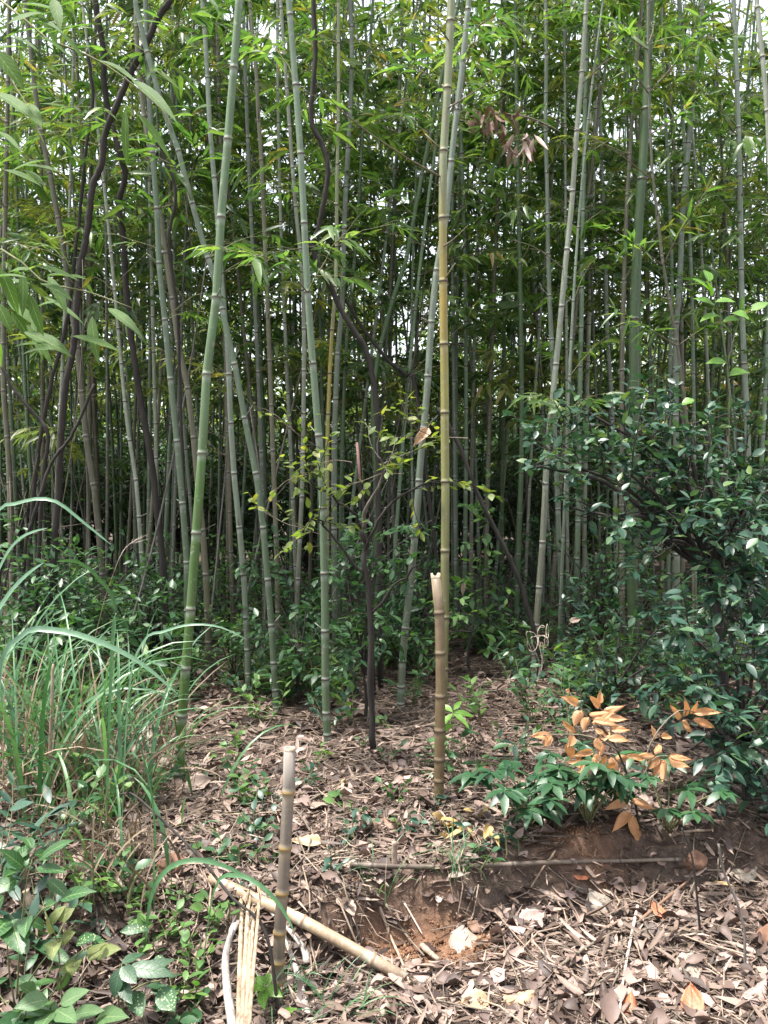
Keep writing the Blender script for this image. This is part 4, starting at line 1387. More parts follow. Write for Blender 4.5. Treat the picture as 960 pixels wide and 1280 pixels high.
def tree_variant(leaf, Ll, H, w, n, z0):
    root = thing('tree', (0, 0, 0), 'x', 'tree')
    ms, ml = MB(), MB()
    path = spline([(0, 0, 0), (random.uniform(-.2, .2), .1, H * .4), (random.uniform(-.4, .4), 0, H * .85)], 12)
    ms.tube(path, np.linspace(.14, .04, 12), 8)
    anc = []
    for k in range(26):
        f = .25 + .75 * k / 26
        p_ = path[min(11, int(f * 11))]
        a = random.uniform(0, 6.28)
        d_ = np.array([math.cos(a), math.sin(a), random.uniform(-.1, .7)])
        l = w * random.uniform(.5, 1) * (1.1 - .6 * f)
        e = p_ + d_ * l
        ms.tube(spline([p_, (p_ + e) / 2 + UP * .1, e], 5), np.linspace(.035, .01, 5), 4, cap=False)
        c = rng.normal(0, 1, (n, 3)) * [l * .38, l * .38, l * .28] + (p_ + (e - p_) * .75)
        anc.append(c)
    ms.build('trunk', M['bark'], root)
    c = np.concatenate(anc)
    c = c[c[:, 2] > z0]
    m_ = len(c)
    ml.leaves(c, rng.normal(0, 1, (m_, 3)) - [0, 0, .5], UP + rng.normal(0, .6, (m_, 3)), Ll * rng.uniform(.6, 1.2, m_), Ll * .48 * rng.uniform(.7, 1.2, m_), 'simple', .2, .2)
    ml.build('crown', M[leaf], root)
    return root


far = [tree_variant('farleaf', .15, 6.9, 2.6, 140, .4), tree_variant('farleaf', .15, 6.2, 2.4, 150, .3), tree_variant('fardark', .16, 6.5, 2.2, 160, .2), tree_variant('maple', .14, 4.6, 1.8, 120, 1.5)]
fs = []
for k in range(26):
    y = random.uniform(18.0, 25)
    px = -120 + 1200 * ((k * 0.618 + .1) % 1)
    fs.append(((px - 480) / F * y, y, [0, 1, 2][k % 3], random.uniform(.8, 1.2)))
fl = auto_labels(fs, 'green tree', 'beyond the grove')
fs.append(((890 - 480) / F * 19, 19.0, 3, 1.0))
fl.append('orange autumn tree glimpsed beyond the grove at right')
place_copies(far, fs, fl, 'trees beyond the grove')

# ------------------------------------------------------------------ small green plants on the floor
def herb_variant(leaf, Ll, ar, h, nst, gap, shape='ovate', down=.1):
    root = thing('leafy_plant', (0, 0, 0), 'x', 'plant')
    ms, ml = MB(), MB()
    anc = []
    for _ in range(nst):
        a = random.uniform(0, 6.28)
        d_ = norm([math.cos(a) * .5, math.sin(a) * .5, 1])
        twigs(ms, (random.uniform(-.04, .04), random.uniform(-.04, .04), 0), d_, h * random.uniform(.6, 1.1), .0035, 0, anc, 0, .8, .02, 4, 5, 2, gap)
    leaf_anchors(ml, anc, Ll, ar, shape, 0, .35, .2, out=1.1, down=down, jit=.2)
    ms.build('stem', M['greentwig'], root)
    ml.build('foliage', M[leaf], root)
    return root


herbs = [herb_variant('herb_dark', .085, .45, .40, 5, .045), herb_variant('herb', .075, .5, .32, 5, .045), herb_variant('herb_dark', .11, .30, .45, 6, .05, 'long', .25),
         herb_variant('herb', .10, .36, .38, 5, .05), herb_variant('gloss', .08, .42, .35, 5, .04)]
hs = []
pxs = [(70, 330, 28, 790, 880), (300, 500, 30, 790, 880), (500, 560, 5, 800, 850), (560, 650, 11, 785, 830), (655, 850, 26, 800, 890), (850, 960, 8, 830, 900), (-20, 130, 16, 780, 930)]
for (xa, xb, n, ya, yb_) in pxs:
    for k in range(n):
        px, py = random.uniform(xa, xb), random.uniform(ya, yb_)
        g3 = G(px, py)
        hs.append((g3[0], g3[1], random.choice([0, 0, 1, 2, 2, 3, 4]), random.uniform(.7, 1.35)))
hl = []
gr = {}
for i_, s_ in enumerate(hs):
    px, _ = proj(np.array([s_[0], s_[1], .2]))
    row = 'near' if s_[1] < 6 else 'mid' if s_[1] < 7 else 'far'
    gr.setdefault((gap_of(px), row, s_[2]), []).append((px, i_))
kinds = ['dark leafed plant', 'mid green plant', 'long leafed dark plant', 'lance leafed green plant', 'glossy leafed plant']
rown = {'near': 'at litter edge', 'mid': 'in undergrowth', 'far': 'at grove foot'}
hl = [None] * len(hs)
for (k, row, vi), l in gr.items():
    l.sort()
    for n_, (px, i_) in enumerate(l):
        pre = ORD[n_] + ' ' if n_ else ('leftmost ' if len(l) > 1 else 'single ')
        hl[i_] = f"{pre}{kinds[vi]} {rown[row]} between {marks[k][2].replace('the ', '', 1)} and {marks[k + 1][2].replace('the ', '', 1)}"
place_copies(herbs, hs, hl, 'small green plants of the undergrowth')

saps = [bush_variant('leafy_sapling', 'sapling', 'herb_dark', .075, .45, .40, 1.15, 9, .28, .045), bush_variant('leafy_sapling', 'sapling', 'herb', .07, .45, .42, 1.0, 9, .28, .045),
        bush_variant('leafy_sapling', 'sapling', 'herb_dark', .10, .32, .45, 1.3, 9, .32, .05, 'long')]
ss = []
for (xa, xb, n, da, db) in ((40, 230, 9, 5.4, 8.0), (240, 420, 7, 5.7, 8.2), (420, 545, 4, 6.2, 8.2), (570, 660, 2, 7.6, 8.6), (660, 820, 4, 6.4, 8.4)):
    for k in range(n):
        px, y = xa + (xb - xa) * (k + random.random()) / n, random.uniform(da, db)
        ss.append(((px - 480) / F * y, y, random.randrange(3), random.uniform(.45, .95)))
place_copies(saps, ss, auto_labels(ss, 'leafy sapling', 'at the grove edge'), 'leafy saplings at the grove edge')

# named small plants
def small_plant(label, base_px, leaf, Ll, ar, h, nst, shape='ovate', lean=(0, 0), gap=.04, name='seedling', cat='seedling', spread=.5, down=.1, droop=.35, stem='greentwig', group=None, prob=1):
    b_ = G(*base_px)
    root = thing(name, b_, label, cat, group)
    ms, ml = MB(), MB()
    anc = []
    for _ in range(nst):
        a = random.uniform(0, 6.28)
        d_ = norm([math.cos(a) * spread + lean[0], math.sin(a) * spread + lean[1], 1])
        twigs(ms, (random.uniform(-.02, .02), random.uniform(-.02, .02), -.01), d_, h * random.uniform(.75, 1.1), .003, 0, anc, 0, .8, .0, 5, 6, 2, gap)
    leaf_anchors(ml, anc, Ll, ar, shape, 0, droop, .2, out=1.1, down=down, jit=.2, prob=prob)
    ms.build('stem', M[stem], root)
    ml.build('foliage', M[leaf], root)
    return root


def rosette(label, base_px, stem_px, leafsets, leaf, name='seedling', cat='seedling', stem='greentwig', group=None):
    """a plant drawn by hand: stem points and single leaves (base pixel, tip pixel, width px, depth offset)"""
    b_ = G(*base_px)
    d = b_[1]
    root = thing(name, b_, label, cat, group)
    mb = MB()
    for s_ in stem_px:
        q = spline([P(x_, y_, d + dd) for x_, y_, dd in s_], 10)
        mb.tube(q, np.linspace(.0035, .0016, 10), 5)
    mb.build('stem', M[stem], root, origin=b_)
    for (a, e, w, d0, d1) in leafsets:
        A3, E3 = P(*a, d + d0), P(*e, d + d1)
        ml = MB()
        v = E3 - A3
        l = np.linalg.norm(v)
        ml.leaves([A3], v + UP * .12 * l, np.array([rng.normal(0, .25), -.55, .8]), l * 1.03, w / F * d, 'fine', random.uniform(.08, .3), random.uniform(.15, .45), 0, .05, rib=True)
        ml.build('leaf', M[leaf], root, origin=b_)
    return root


# bright seedling before the stub
rosette('seedling with fresh bright green leaves beside the brown stub', (566, 985), [[(566, 985, 0), (565, 930, -.02), (566, 890, -.03)]],
        [((566, 892), (548, 910), 9, 0, -.06), ((566, 890), (550, 880), 8, 0, .04), ((567, 890), (594, 896), 9, 0, .0), ((566, 892), (588, 908), 9, 0, -.08), ((567, 888), (578, 876), 7, 0, .06), ((566, 905), (552, 918), 7, 0, -.05)], 'bright')
small_plant('dark seedling cluster around the foot of the brown stub', (575, 985), 'herb_dark', .085, .36, .34, 4, spread=.3)
small_plant('small seedling with two round leaves right of the grey stake', (380, 985), 'gloss', .06, .55, .10, 3, gap=.03)
small_plant('tiny green sprout on litter left of the brown stub', (490, 1005), 'gloss_mid', .05, .4, .13, 3, gap=.03)
for k, (bx_, by_) in enumerate([(292, 935), (300, 975), (305, 1005), (322, 1040), (285, 955), (318, 1010)]):
    small_plant(['upper', 'middle', 'lower', 'lowest', 'small left', 'small right'][k] + ' nettle like plant on litter left of the grey stake', (bx_, by_), 'herb_dark' if k % 2 else 'herb', .055, .62, .14, 3, gap=.035, name='nettle', cat='plant', group='nettle like plants left of the stake')
for k, (bx_, by_) in enumerate([(225, 1130), (262, 1165), (248, 1195), (232, 1215), (212, 1170), (180, 1140)]):
    small_plant(['first', 'second', 'third', 'fourth', 'fifth', 'sixth'][k] + ' light green low herb left of the split bamboo', (bx_, by_), 'herb', .042, .62, .10, 4, gap=.03, name='low_herb', cat='plant', group='light green herbs left of the split bamboo')
for k, (bx_, by_) in enumerate([(415, 915), (440, 905), (395, 890), (330, 905), (520, 880), (600, 900)]):
    small_plant(['blue green herb at the foot of the blue green culm', 'feathery herb beside the small dark tree', 'green herb left of the blue green culm', 'green herb at the foot of the thin leaning bamboo', 'broad leafed herb below the grey leaning culm', 'green herb on bright litter right of the brown stub'][k], (bx_, by_), ['gloss', 'herb', 'herb_dark', 'herb', 'herb_dark', 'herb'][k], .075, .42, .30, 5, name='leafy_plant', cat='plant')
small_plant('dark green sapling cluster left of the orange leaved sapling', (665, 905), 'herb_dark', .08, .4, .55, 6, name='leafy_plant', cat='plant', spread=.45)
small_plant('leafy dark plant behind the orange leaved sapling', (712, 935), 'herb_dark', .085, .4, .50, 6, name='leafy_plant', cat='plant', spread=.5)
small_plant('low dark plant right of the brown stub on litter', (640, 960), 'gloss', .08, .4, .28, 5, name='leafy_plant', cat='plant', spread=.6)

tiny = [herb_variant('herb', .045, .55, .10, 3, .035), herb_variant('herb_dark', .05, .5, .12, 3, .035), herb_variant('gloss', .045, .5, .09, 3, .03)]
for t_ in tiny:
    t_.name = 'seedling'
    t_['category'] = 'seedling'
ts = []
while len(ts) < 44:
    px, py = random.uniform(200, 700), random.uniform(850, 1180)
    if py > 1090 and px > 330:
        continue
    g3 = G(px, py)
    ts.append((g3[0], g3[1], random.randrange(3), random.uniform(.6, 1.3)))
place_copies(tiny, ts, auto_labels(ts, 'tiny seedling', 'on litter'), 'tiny seedlings on the litter')
mb = MB()
for k in range(1500):
    x_ = .16 + random.gauss(0, .17)
    y_ = 2.97 + random.gauss(0, .075)
    if k % 3 == 0:
        x_, y_ = .80 + random.gauss(0, .12), 3.40 + random.gauss(0, .05)
    r_ = random.uniform(.0015, .0075) if random.random() < .9 else random.uniform(.007, .013)
    c_ = np.array([x_, y_, float(gz(x_, y_)) + r_ * .3])
    v_ = norm(rng.normal(0, 1, (6, 3)) * .35 + np.array([[1, 0, 0], [-1, 0, 0], [0, 1, 0], [0, -1, 0], [0, 0, 1], [0, 0, -1]])) * r_ * rng.uniform(.7, 1.2, (6, 1)) + c_
    mb.add(v_, None, [(0, 2, 4), (2, 1, 4), (1, 3, 4), (3, 0, 4), (2, 0, 5), (1, 2, 5), (3, 1, 5), (0, 3, 5)], 0)
crumb = leaf_mat('soil_crumb', [(0.0, (0.07, 0.036, 0.020)), (0.6, (0.16, 0.085, 0.048)), (1.0, (0.25, 0.150, 0.09))], rough=.95, trans=0, spec=.2)
tag(mb.build('soil_crumbs', crumb), 'loose orange soil crumbs on the bare earth step', 'soil', kind='stuff')

# glossy low plants on the bank
for lab, bpx, n, sp in (('glossy dark green shrublet hanging over the earth bank', (660, 1035), 20, .9), ('glossy dark shrublet below the orange leaves', (735, 1030), 18, .9), ('small glossy shrublet right of the orange leaves on bank', (835, 1040), 9, .9)):
    b_ = G(*bpx)
    root = thing('bank_shrublet', b_, lab, 'plant')
    ms, ml = MB(), MB()
    for k in range(n):
        a = 6.28 * k / n + random.uniform(-.2, .2)
        d_ = norm([math.cos(a) * sp, math.sin(a) * sp - .2, .75])
        l = random.uniform(.12, .33)
        d_ = norm(np.array(d_) + [0, 0, random.uniform(-.25, .8)])
        e = np.array(d_) * l + [0, 0, .06]
        ms.tube(spline([(0, 0, -.01), e * .5 + UP * .04, e], 5), np.linspace(.004, .002, 5), 5)
        c = 7
        az = np.linspace(0, 6.28, c, endpoint=False) + random.random()
        ml.leaves(np.repeat(e[None], c, 0), np.stack([np.cos(az), np.sin(az) - .15, rng.normal(-.12, .2, c)], -1), UP + rng.normal(0, .2, (c, 3)), .105 * rng.uniform(.6, 1.2, c), .036, 'ovate', rng.uniform(.1, .5, c), .2)
    ms.build('stem', M['greentwig'], root)
    ml.build('foliage', M['glossn'], root)

# ------------------------------------------------------------------ orange sapling
b_ = G(800, 1035)
dO = b_[1] - .02
root = thing('autumn_sapling', b_, 'sapling with orange pinnate leaves above the earth bank', 'sapling')
mb = MB()
mb.tube(spline([b_ - UP * .02, P(790, 985, dO), P(765, 925, dO), P(745, 905, dO)], 12), np.linspace(.006, .003, 12), 6)
mb.build('stem', M['bark'], root, origin=b_)
fr = [  # rachis pixels, leaflets (base, tip, width)
    ([(768, 935), (740, 905), (712, 866)], [((712, 866), (708, 862), 8), ((722, 882), (703, 870), 11), ((728, 888), (716, 908), 14), ((735, 896), (730, 915), 14), ((735, 892), (772, 893), 9), ((740, 900), (775, 905), 10), ((742, 905), (772, 886), 8)]),
    ([(768, 935), (735, 920), (700, 918), (660, 920)], [((690, 918), (661, 922), 12), ((690, 920), (678, 933), 15), ((716, 918), (710, 935), 13), ((712, 930), (712, 953), 14), ((724, 938), (722, 955), 13), ((720, 916), (700, 898), 9)]),
    ([(790, 985), (755, 960), (706, 955)], [((745, 957), (705, 954), 12), ((750, 962), (735, 975), 9), ((760, 963), (770, 952), 10), ((768, 968), (783, 978), 13), ((748, 966), (765, 978), 12), ((730, 958), (722, 966), 8)]),
    ([(775, 940), (752, 925), (744, 920)], [((746, 922), (752, 942), 11), ((756, 930), (748, 946), 10), ((760, 922), (788, 926), 11), ((752, 918), (745, 908), 9)]),
    ([(768, 935), (760, 900), (748, 882)], [((750, 886), (735, 868), 10), ((754, 890), (782, 880), 10), ((758, 898), (786, 897), 11), ((757, 900), (738, 905), 10), ((762, 912), (790, 912), 10), ((762, 915), (745, 928), 12), ((748, 880), (752, 862), 9)]),
    ([(785, 970), (765, 945), (738, 940)], [((742, 940), (715, 945), 10), ((748, 942), (738, 962), 12), ((756, 943), (756, 966), 12), ((764, 946), (774, 968), 12), ((752, 938), (742, 924), 9), ((768, 948), (788, 944), 10)]),
    ([(800, 975), (818, 948), (835, 945)], [((826, 948), (802, 962), 13), ((830, 950), (815, 972), 13), ((832, 950), (829, 980), 14), ((835, 946), (866, 957), 14), ((836, 944), (868, 948), 9), ((820, 945), (795, 945), 9), ((806, 948), (776, 946), 9)]),
    ([(800, 975), (815, 925), (845, 890), (868, 890)], [((850, 900), (836, 878), 11), ((856, 896), (858, 873), 11), ((852, 903), (868, 914), 13), ((864, 893), (874, 877), 9), ((866, 892), (905, 890), 11), ((866, 898), (894, 912), 13), ((818, 925), (815, 905), 8), ((822, 930), (820, 942), 11), ((826, 922), (842, 920), 10)]),
    ([(795, 1000), (790, 1005), (789, 1012)], [((787, 1001), (753, 1013), 12), ((789, 1000), (822, 1011), 10), ((789, 1016), (764, 1040), 15), ((788, 1018), (806, 1063), 20), ((786, 996), (765, 992), 9)]),
]
for rach, lf in fr:
    mb = MB()
    n = len(rach)
    off = random.uniform(-.12, .12)
    rp = spline([P(*rach[0], dO)] + [P(x_, y_, dO + off * (i_ + 1) / n) for i_, (x_, y_) in enumerate(rach[1:])], 8)
    mb.tube(rp, np.linspace(.0040, .0020, 8), 5, 0)
    lfs = []
    for (a, e, w) in lf:
        A3 = P(*a, dO + off)
        E3 = P(*e, dO + off + random.uniform(-.07, .03))
        v = E3 - A3
        l = np.linalg.norm(v)
        k = np.argmin(np.linalg.norm(rp - A3, axis=1))
        lb = MB()
        lb.tube(np.array([rp[k], A3]), [.0012, .001], 3, 1)
        lb.sheet(A3, v, np.array([rng.normal(0, .3), -.8, .5]), l, w / F * dO, 'ovate', random.uniform(.1, .7) * random.choice([1, 1, -1]), random.uniform(-.1, .2), .06, .04)
        lfs.append(lb)
    pl = mb.build('pinnate_leaf', M['twig'], root, origin=b_)
    for lb in lfs:
        lb.build('leaflet', [M['orange'], M['twig']], pl, origin=b_)

# bright green sapling at right
rosette('sapling with large light green leaves in front of the upright grey culm at right', (900, 930),
        [[(900, 930, 0), (905, 700, 0), (912, 520, -.1), (905, 430, -.1), (888, 350, -.1)], [(908, 460, -.1), (925, 400, -.1), (950, 385, -.1)]],
        [((888, 365), (868, 345), 15, -.1, -.14), ((886, 352), (884, 333), 14, -.1, -.05), ((888, 370), (886, 350), 16, -.1, -.15), ((893, 378), (920, 376), 14, -.1, -.15), ((893, 382), (866, 374), 15, -.1, -.1), ((900, 395), (876, 398), 15, -.1, -.15),
         ((915, 392), (938, 397), 18, -.1, -.15), ((940, 388), (962, 378), 15, -.1, -.1), ((925, 400), (905, 402), 14, -.1, -.15), ((910, 455), (885, 452), 16, -.1, -.15), ((912, 470), (940, 462), 16, -.1, -.1), ((868, 500), (852, 505), 16, -.1, -.1)], 'bright', 'sapling', 'sapling')

# ------------------------------------------------------------------ near bamboo sprays at the upper left
def near_spray(label, foot, dd, stems, leaves, leaf='nearleaf'):
    """young bamboo just outside the frame whose side branches reach into view"""
    b_ = on(foot[0], foot[1])
    root = thing('young_bamboo', b_, label, 'bamboo')
    mb = MB()
    path = spline([b_ - UP * .03, b_ + [.02, .02, 1.5], b_ + [-.03, .05, 3.2]], 20)
    culm_mesh(mb, path, .012, .006, .25, 8)
    mb.build('culm', M['green'], root, origin=b_)
    for s_ in stems:
        mb = MB()
        q = [P(x_, y_, z_) for x_, y_, z_ in s_]
        k = np.argmin(np.linalg.norm(path - q[0], axis=1))
        q = spline([path[max(0, k - 3)]] + q, 16)
        mb.tube(q, np.linspace(.0032, .0012, 16), 5)
        mb.build('branch', M['greentwig'], root, origin=b_)
    for (a, e, w, z0, z1) in leaves:
        A3, E3 = P(*a, z0), P(*e, z1)
        v = E3 - A3
        l = np.linalg.norm(v)
        mb = MB()
        mb.leaves([A3], v + UP * .15 * l, np.array([rng.normal(0, .2), -.5, .8]), l * 1.04, w / F * (z0 + z1) / 2, 'fine', .17, .25, 0, .03, rib=True)
        mb.build('leaf', M[leaf], root, origin=b_)


EXTRA = []
for _k in range(44):
    _x, _y = random.choice([(random.uniform(-10, 90), random.uniform(-15, 60)), (random.uniform(-20, 40), random.uniform(60, 230)), (random.uniform(-20, 60), random.uniform(330, 440))])
    _z = random.uniform(1.55, 1.9)
    _l = random.uniform(25, 62)
    _a = R(random.uniform(-20, 100))
    EXTRA.append(((_x, _y), (_x + _l * math.cos(_a), _y + _l * math.sin(_a)), random.uniform(8, 17), _z, _z + random.uniform(-.08, .05)))
near_spray('young bamboo reaching leafy branches in from the upper left', (-1.12, 1.9), 1.7,
           [[(-30, 20, 1.85), (60, 50, 1.8), (130, 80, 1.8), (200, 135, 1.8), (215, 165, 1.8)], [(-30, 80, 1.8), (20, 110, 1.75), (60, 190, 1.7)], [(-30, 330, 1.8), (60, 355, 1.8), (110, 365, 1.8), (165, 385, 1.8)]],
           [((60, 45), (130, 25), 12, 1.7, 1.75), ((20, 5), (80, 15), 18, 1.7, 1.7), ((-10, 60), (28, 110), 24, 1.6, 1.6), ((30, 20), (78, 40), 14, 1.7, 1.65), ((10, 30), (85, 10), 16, 1.6, 1.75), ((157, 135), (155, 205), 10, 1.8, 1.78), ((165, 100), (215, 148), 16, 1.8, 1.7),
            ((120, 75), (170, 102), 12, 1.8, 1.7), ((170, 140), (215, 200), 13, 1.8, 1.8), ((60, 200), (10, 215), 14, 1.7, 1.65), ((75, 215), (20, 205), 12, 1.7, 1.7), ((-5, 210), (30, 185), 14, 1.6, 1.6), ((0, 335), (22, 392), 17, 1.6, 1.6), ((60, 345), (82, 390), 13, 1.7, 1.65),
            ((110, 350), (85, 345), 10, 1.8, 1.75), ((135, 385), (172, 420), 14, 1.8, 1.7), ((115, 395), (117, 455), 15, 1.75, 1.7), ((90, 420), (150, 440), 16, 1.7, 1.7), ((30, 415), (85, 445), 22, 1.65, 1.6), ((-10, 115), (40, 150), 20, 1.6, 1.5), ((-15, 10), (45, -20), 22, 1.5, 1.6), ((-20, 350), (30, 345), 16, 1.6, 1.55)] + EXTRA)

# ------------------------------------------------------------------ grass at left
def arch(p0, az, L_, el, bend, n=9):
    s = np.linspace(0, 1, n)
    h = np.array([math.cos(az), math.sin(az), 0])
    pts = [np.asarray(p0, float)]
    e = el
    for i_ in range(n - 1):
        pts.append(pts[-1] + (h * math.cos(e) + UP * math.sin(e)) * L_ / (n - 1))
        e -= bend / (n - 1) * (0.4 + 1.4 * s[i_])
    return np.array(pts)


def grass_clump(label, b_, n, nd, Lr, w=.009, mat='grass', spread=.14, group='tall grass clumps at the left', dry=True, el=(60, 88), bend=(60, 130)):
    root = thing('grass_clump', b_, label, 'grass', group)
    mb = MB()
    for _ in range(n):
        p_ = np.array([random.gauss(0, spread), random.gauss(0, spread), -.02])
        mb.blade(arch(p_, random.uniform(0, 6.28), random.uniform(*Lr), R(random.uniform(*el)), R(random.uniform(*bend))), w * random.uniform(.6, 1.3), twist=random.uniform(-.7, .7))
    mb.build('green_foliage', M[mat], root)
    if nd:
        mb = MB()
        for _ in range(nd):
            p_ = np.array([random.gauss(0, spread), random.gauss(0, spread), -.02])
            mb.blade(arch(p_, random.uniform(0, 6.28), random.uniform(Lr[0] * .5, Lr[1] * .7), R(random.uniform(45, 88)), R(random.uniform(0, 110))), w * random.uniform(.3, .7), twist=random.uniform(-1.5, 1.5))
        mb.build('dry_foliage', M['straw'], root)
    return root


cl = [('tall grass clump at the left frame edge', (15, 1010), 60, 40, (.6, 1.25)), ('leafy grass clump with many dry stalks at left', (95, 1010), 70, 80, (.5, 1.1)), ('grass clump between the dry stalks and the bright green culm', (150, 1000), 40, 60, (.4, .9)),
      ('grass clump at the foot of the bright green culm', (200, 1000), 12, 10, (.3, .6)), ('grass clump rooted in brown stubble left of centre', (140, 1090), 22, 90, (.25, .6)), ('back grass clump behind the dry stalks', (110, 940), 55, 20, (.5, 1.0)), ('back grass clump left of the bright green culm', (175, 930), 28, 16, (.4, .8)),
      ('back grass clump by the left frame edge', (20, 930), 50, 20, (.6, 1.2))]
for lab, bpx, n, nd, Lr in cl:
    grass_clump(lab, G(*bpx), int(n * .72), int(nd * 1.0), (Lr[0], Lr[1] * 1.12), .0155)
for k, (bpx, lab) in enumerate([((365, 1240), 'short green grass tuft right of the grey stake'), ((405, 1262), 'low grass tuft at the bottom by the pale culm'), ((580, 1080), 'small grass tuft on the lying brown pole'), ((475, 1110), 'thin grass tuft on the edge of bare earth'), ((440, 1275), 'grass tuft at the bottom edge right of the stake'), ((565, 1085), 'tiny grass tuft next to yellow dead leaves'), ((330, 1262), 'grass tuft below the split bamboo')]):
    grass_clump(lab, G(*bpx), 16 if k != 2 else 9, 6, (.10, .26), .005, spread=.035, group='short grass tufts in the foreground', el=(35, 85))

# single signature blades
def sig_blade(label, pts, w, mat, tw=.95):
    path = spline([P(*q) for q in pts], 18)
    b_ = on(path[0][0], path[0][1])
    path = np.vstack([b_ - UP * .02, path]) if np.linalg.norm(path[0] - b_) > .05 else path
    path = spline(path[::3], 20)
    mb = MB()
    mb.blade(path, w / F * pts[len(pts) // 2][2], fold=.25, twist=tw)
    root = thing('reed', b_, label, 'grass blade', 'long arching grass blades')
    mb.build('blade', M[mat], root, origin=b_)
    return root


sig_blade('broad pale blue green grass blade arching across the left side', [(-10, 1010, 2.6), (0, 850, 2.6), (25, 797, 2.6), (60, 788, 2.6), (100, 794, 2.6), (145, 812, 2.6), (185, 835, 2.6), (225, 870, 2.6)], 9, 'bluegrass')
sig_blade('upright grass blade curving down in front of dry stalks', [(192, 1120, 2.9), (193, 1040, 2.9), (186, 980, 2.9), (172, 925, 2.9), (155, 885, 2.9), (140, 875, 2.9)][::1], 9, 'grass', .6)
sig_blade('pale grass blade slanting across the dark grove at left', [(-20, 1000, 3.2), (-20, 700, 3.2), (10, 640, 3.2), (55, 622, 3.2), (100, 650, 3.2), (140, 682, 3.2)], 6, 'bluegrass')
sig_blade('grass blade arching up from the left frame edge', [(-30, 900, 2.8), (-15, 760, 2.8), (10, 690, 2.8), (35, 668, 2.8), (60, 660, 2.8)], 6, 'bluegrass')
sig_blade('short broad grass blade at the left frame edge', [(-40, 900, 2.6), (-20, 800, 2.6), (5, 752, 2.6), (30, 722, 2.6), (55, 703, 2.6)], 9, 'bluegrass')
sig_blade('grass blade bending low toward the split bamboo', [(180, 1165, 2.75), (195, 1105, 2.75), (225, 1078, 2.75), (265, 1078, 2.75), (300, 1092, 2.75), (328, 1112, 2.7)], 7, 'grass')
sig_blade('green grass blade crossing the foot of the grey stake', [(250, 1130, 2.7), (290, 1095, 2.65), (330, 1110, 2.6), (355, 1140, 2.58), (368, 1165, 2.55)], 6, 'grass')
sig_blade('olive arching grass blade over the dark grove floor', [(130, 900, 3.4), (145, 770, 3.4), (115, 715, 3.4), (90, 702, 3.4), (70, 702, 3.4)], 8, 'grass')
sig_blade('thin grass blade arching right toward the bright green culm', [(150, 920, 3.3), (175, 810, 3.3), (210, 788, 3.3), (260, 780, 3.3), (310, 800, 3.3)], 4, 'bluegrass')

# dry reed flower
b_ = G(120, 1000)
root = thing('reed_flower', b_, 'dry reed flower stalk with pale plume over the dark grove', 'reed')
d = b_[1]
mb = MB()
mb.tube(spline([b_, P(112, 850, d), P(128, 760, d), (P(148, 700, d))], 12), np.linspace(.0022, .0012, 12), 4)
mb.build('stem', M['straw'], root, origin=b_)
mb = MB()
for (ex, ey) in ((186, 667), (180, 668), (188, 673), (178, 676)):
    mb.blade(spline([P(148, 700, d), P(160, 682, d), P(ex, ey, d - .02)], 8), .006, twist=.4)
mb.build('plume', M['palestick'], root, origin=b_)

# ------------------------------------------------------------------ bottom left shrubs
def broad_shrub(label, base_px, stems, leafs, leaf, name='broadleaf_shrub', group=None):
    leafs = [(a, (a[0] + (e[0] - a[0]) * .86, a[1] + (e[1] - a[1]) * .86), w_ * .8, d0, d1) for a, e, w_, d0, d1 in leafs]
    rosette(label, base_px, stems, leafs, leaf, name, 'shrub', 'greentwig', group)


broad_shrub('broad glossy leafed shrub at the left edge near the bottom', (20, 1265), [[(20, 1265, 0), (25, 1180, -.05), (32, 1110, -.05), (40, 1075, -.05)], [(20, 1265, 0), (10, 1200, -.1), (10, 1150, -.1)], [(25, 1180, -.05), (50, 1140, -.1), (70, 1130, -.1)], [(20, 1265, 0), (40, 1220, .0), (95, 1150, -.05)]],
            [((48, 1076), (88, 1045), 20, -.05, -.12), ((30, 1085), (-5, 1060), 24, -.05, -.1), ((34, 1082), (15, 1050), 20, -.05, 0), ((45, 1085), (86, 1092), 20, -.05, -.12), ((28, 1090), (3, 1092), 22, -.05, -.15), ((20, 1100), (-12, 1120), 26, -.1, -.15),
             ((22, 1105), (-5, 1085), 20, -.05, -.1), ((75, 1125), (118, 1110), 22, -.1, -.15), ((70, 1128), (50, 1140), 20, -.1, -.1), ((35, 1145), (28, 1178), 24, -.1, -.18), ((15, 1150), (28, 1200), 42, -.1, -.2), ((10, 1150), (-20, 1185), 36, -.1, -.2), ((40, 1060), (30, 1040), 16, -.05, 0),
             ((60, 1100), (90, 1125), 20, -.05, -.1), ((20, 1075), (50, 1050), 18, -.05, .02), ((5, 1120), (-20, 1150), 26, -.1, -.1), ((42, 1068), (72, 1072), 18, -.05, 0), ((55, 1160), (30, 1145), 20, .05, .0), ((60, 1190), (90, 1205), 24, .1, .05), ((0, 1210), (-30, 1240), 30, -.1, -.15), ((20, 1225), (52, 1240), 28, .05, .0)], 'gloss_mid')
broad_shrub('dull olive leafed shrub beside the broad glossy shrub', (80, 1275), [[(80, 1275, 0), (76, 1230, 0), (72, 1180, 0), (62, 1150, 0)], [(76, 1230, 0), (100, 1190, 0), (135, 1175, 0)]],
            [((68, 1165), (50, 1140), 26, 0, -.05), ((70, 1175), (62, 1200), 26, 0, -.1), ((76, 1178), (95, 1165), 22, 0, -.02), ((72, 1150), (95, 1135), 20, 0, .0), ((95, 1200), (88, 1222), 26, 0, -.1), ((110, 1200), (135, 1175), 24, 0, .0), ((120, 1195), (150, 1185), 24, 0, -.05), ((100, 1205), (72, 1218), 22, 0, -.05), ((64, 1155), (80, 1128), 18, 0, 0)], 'olive')
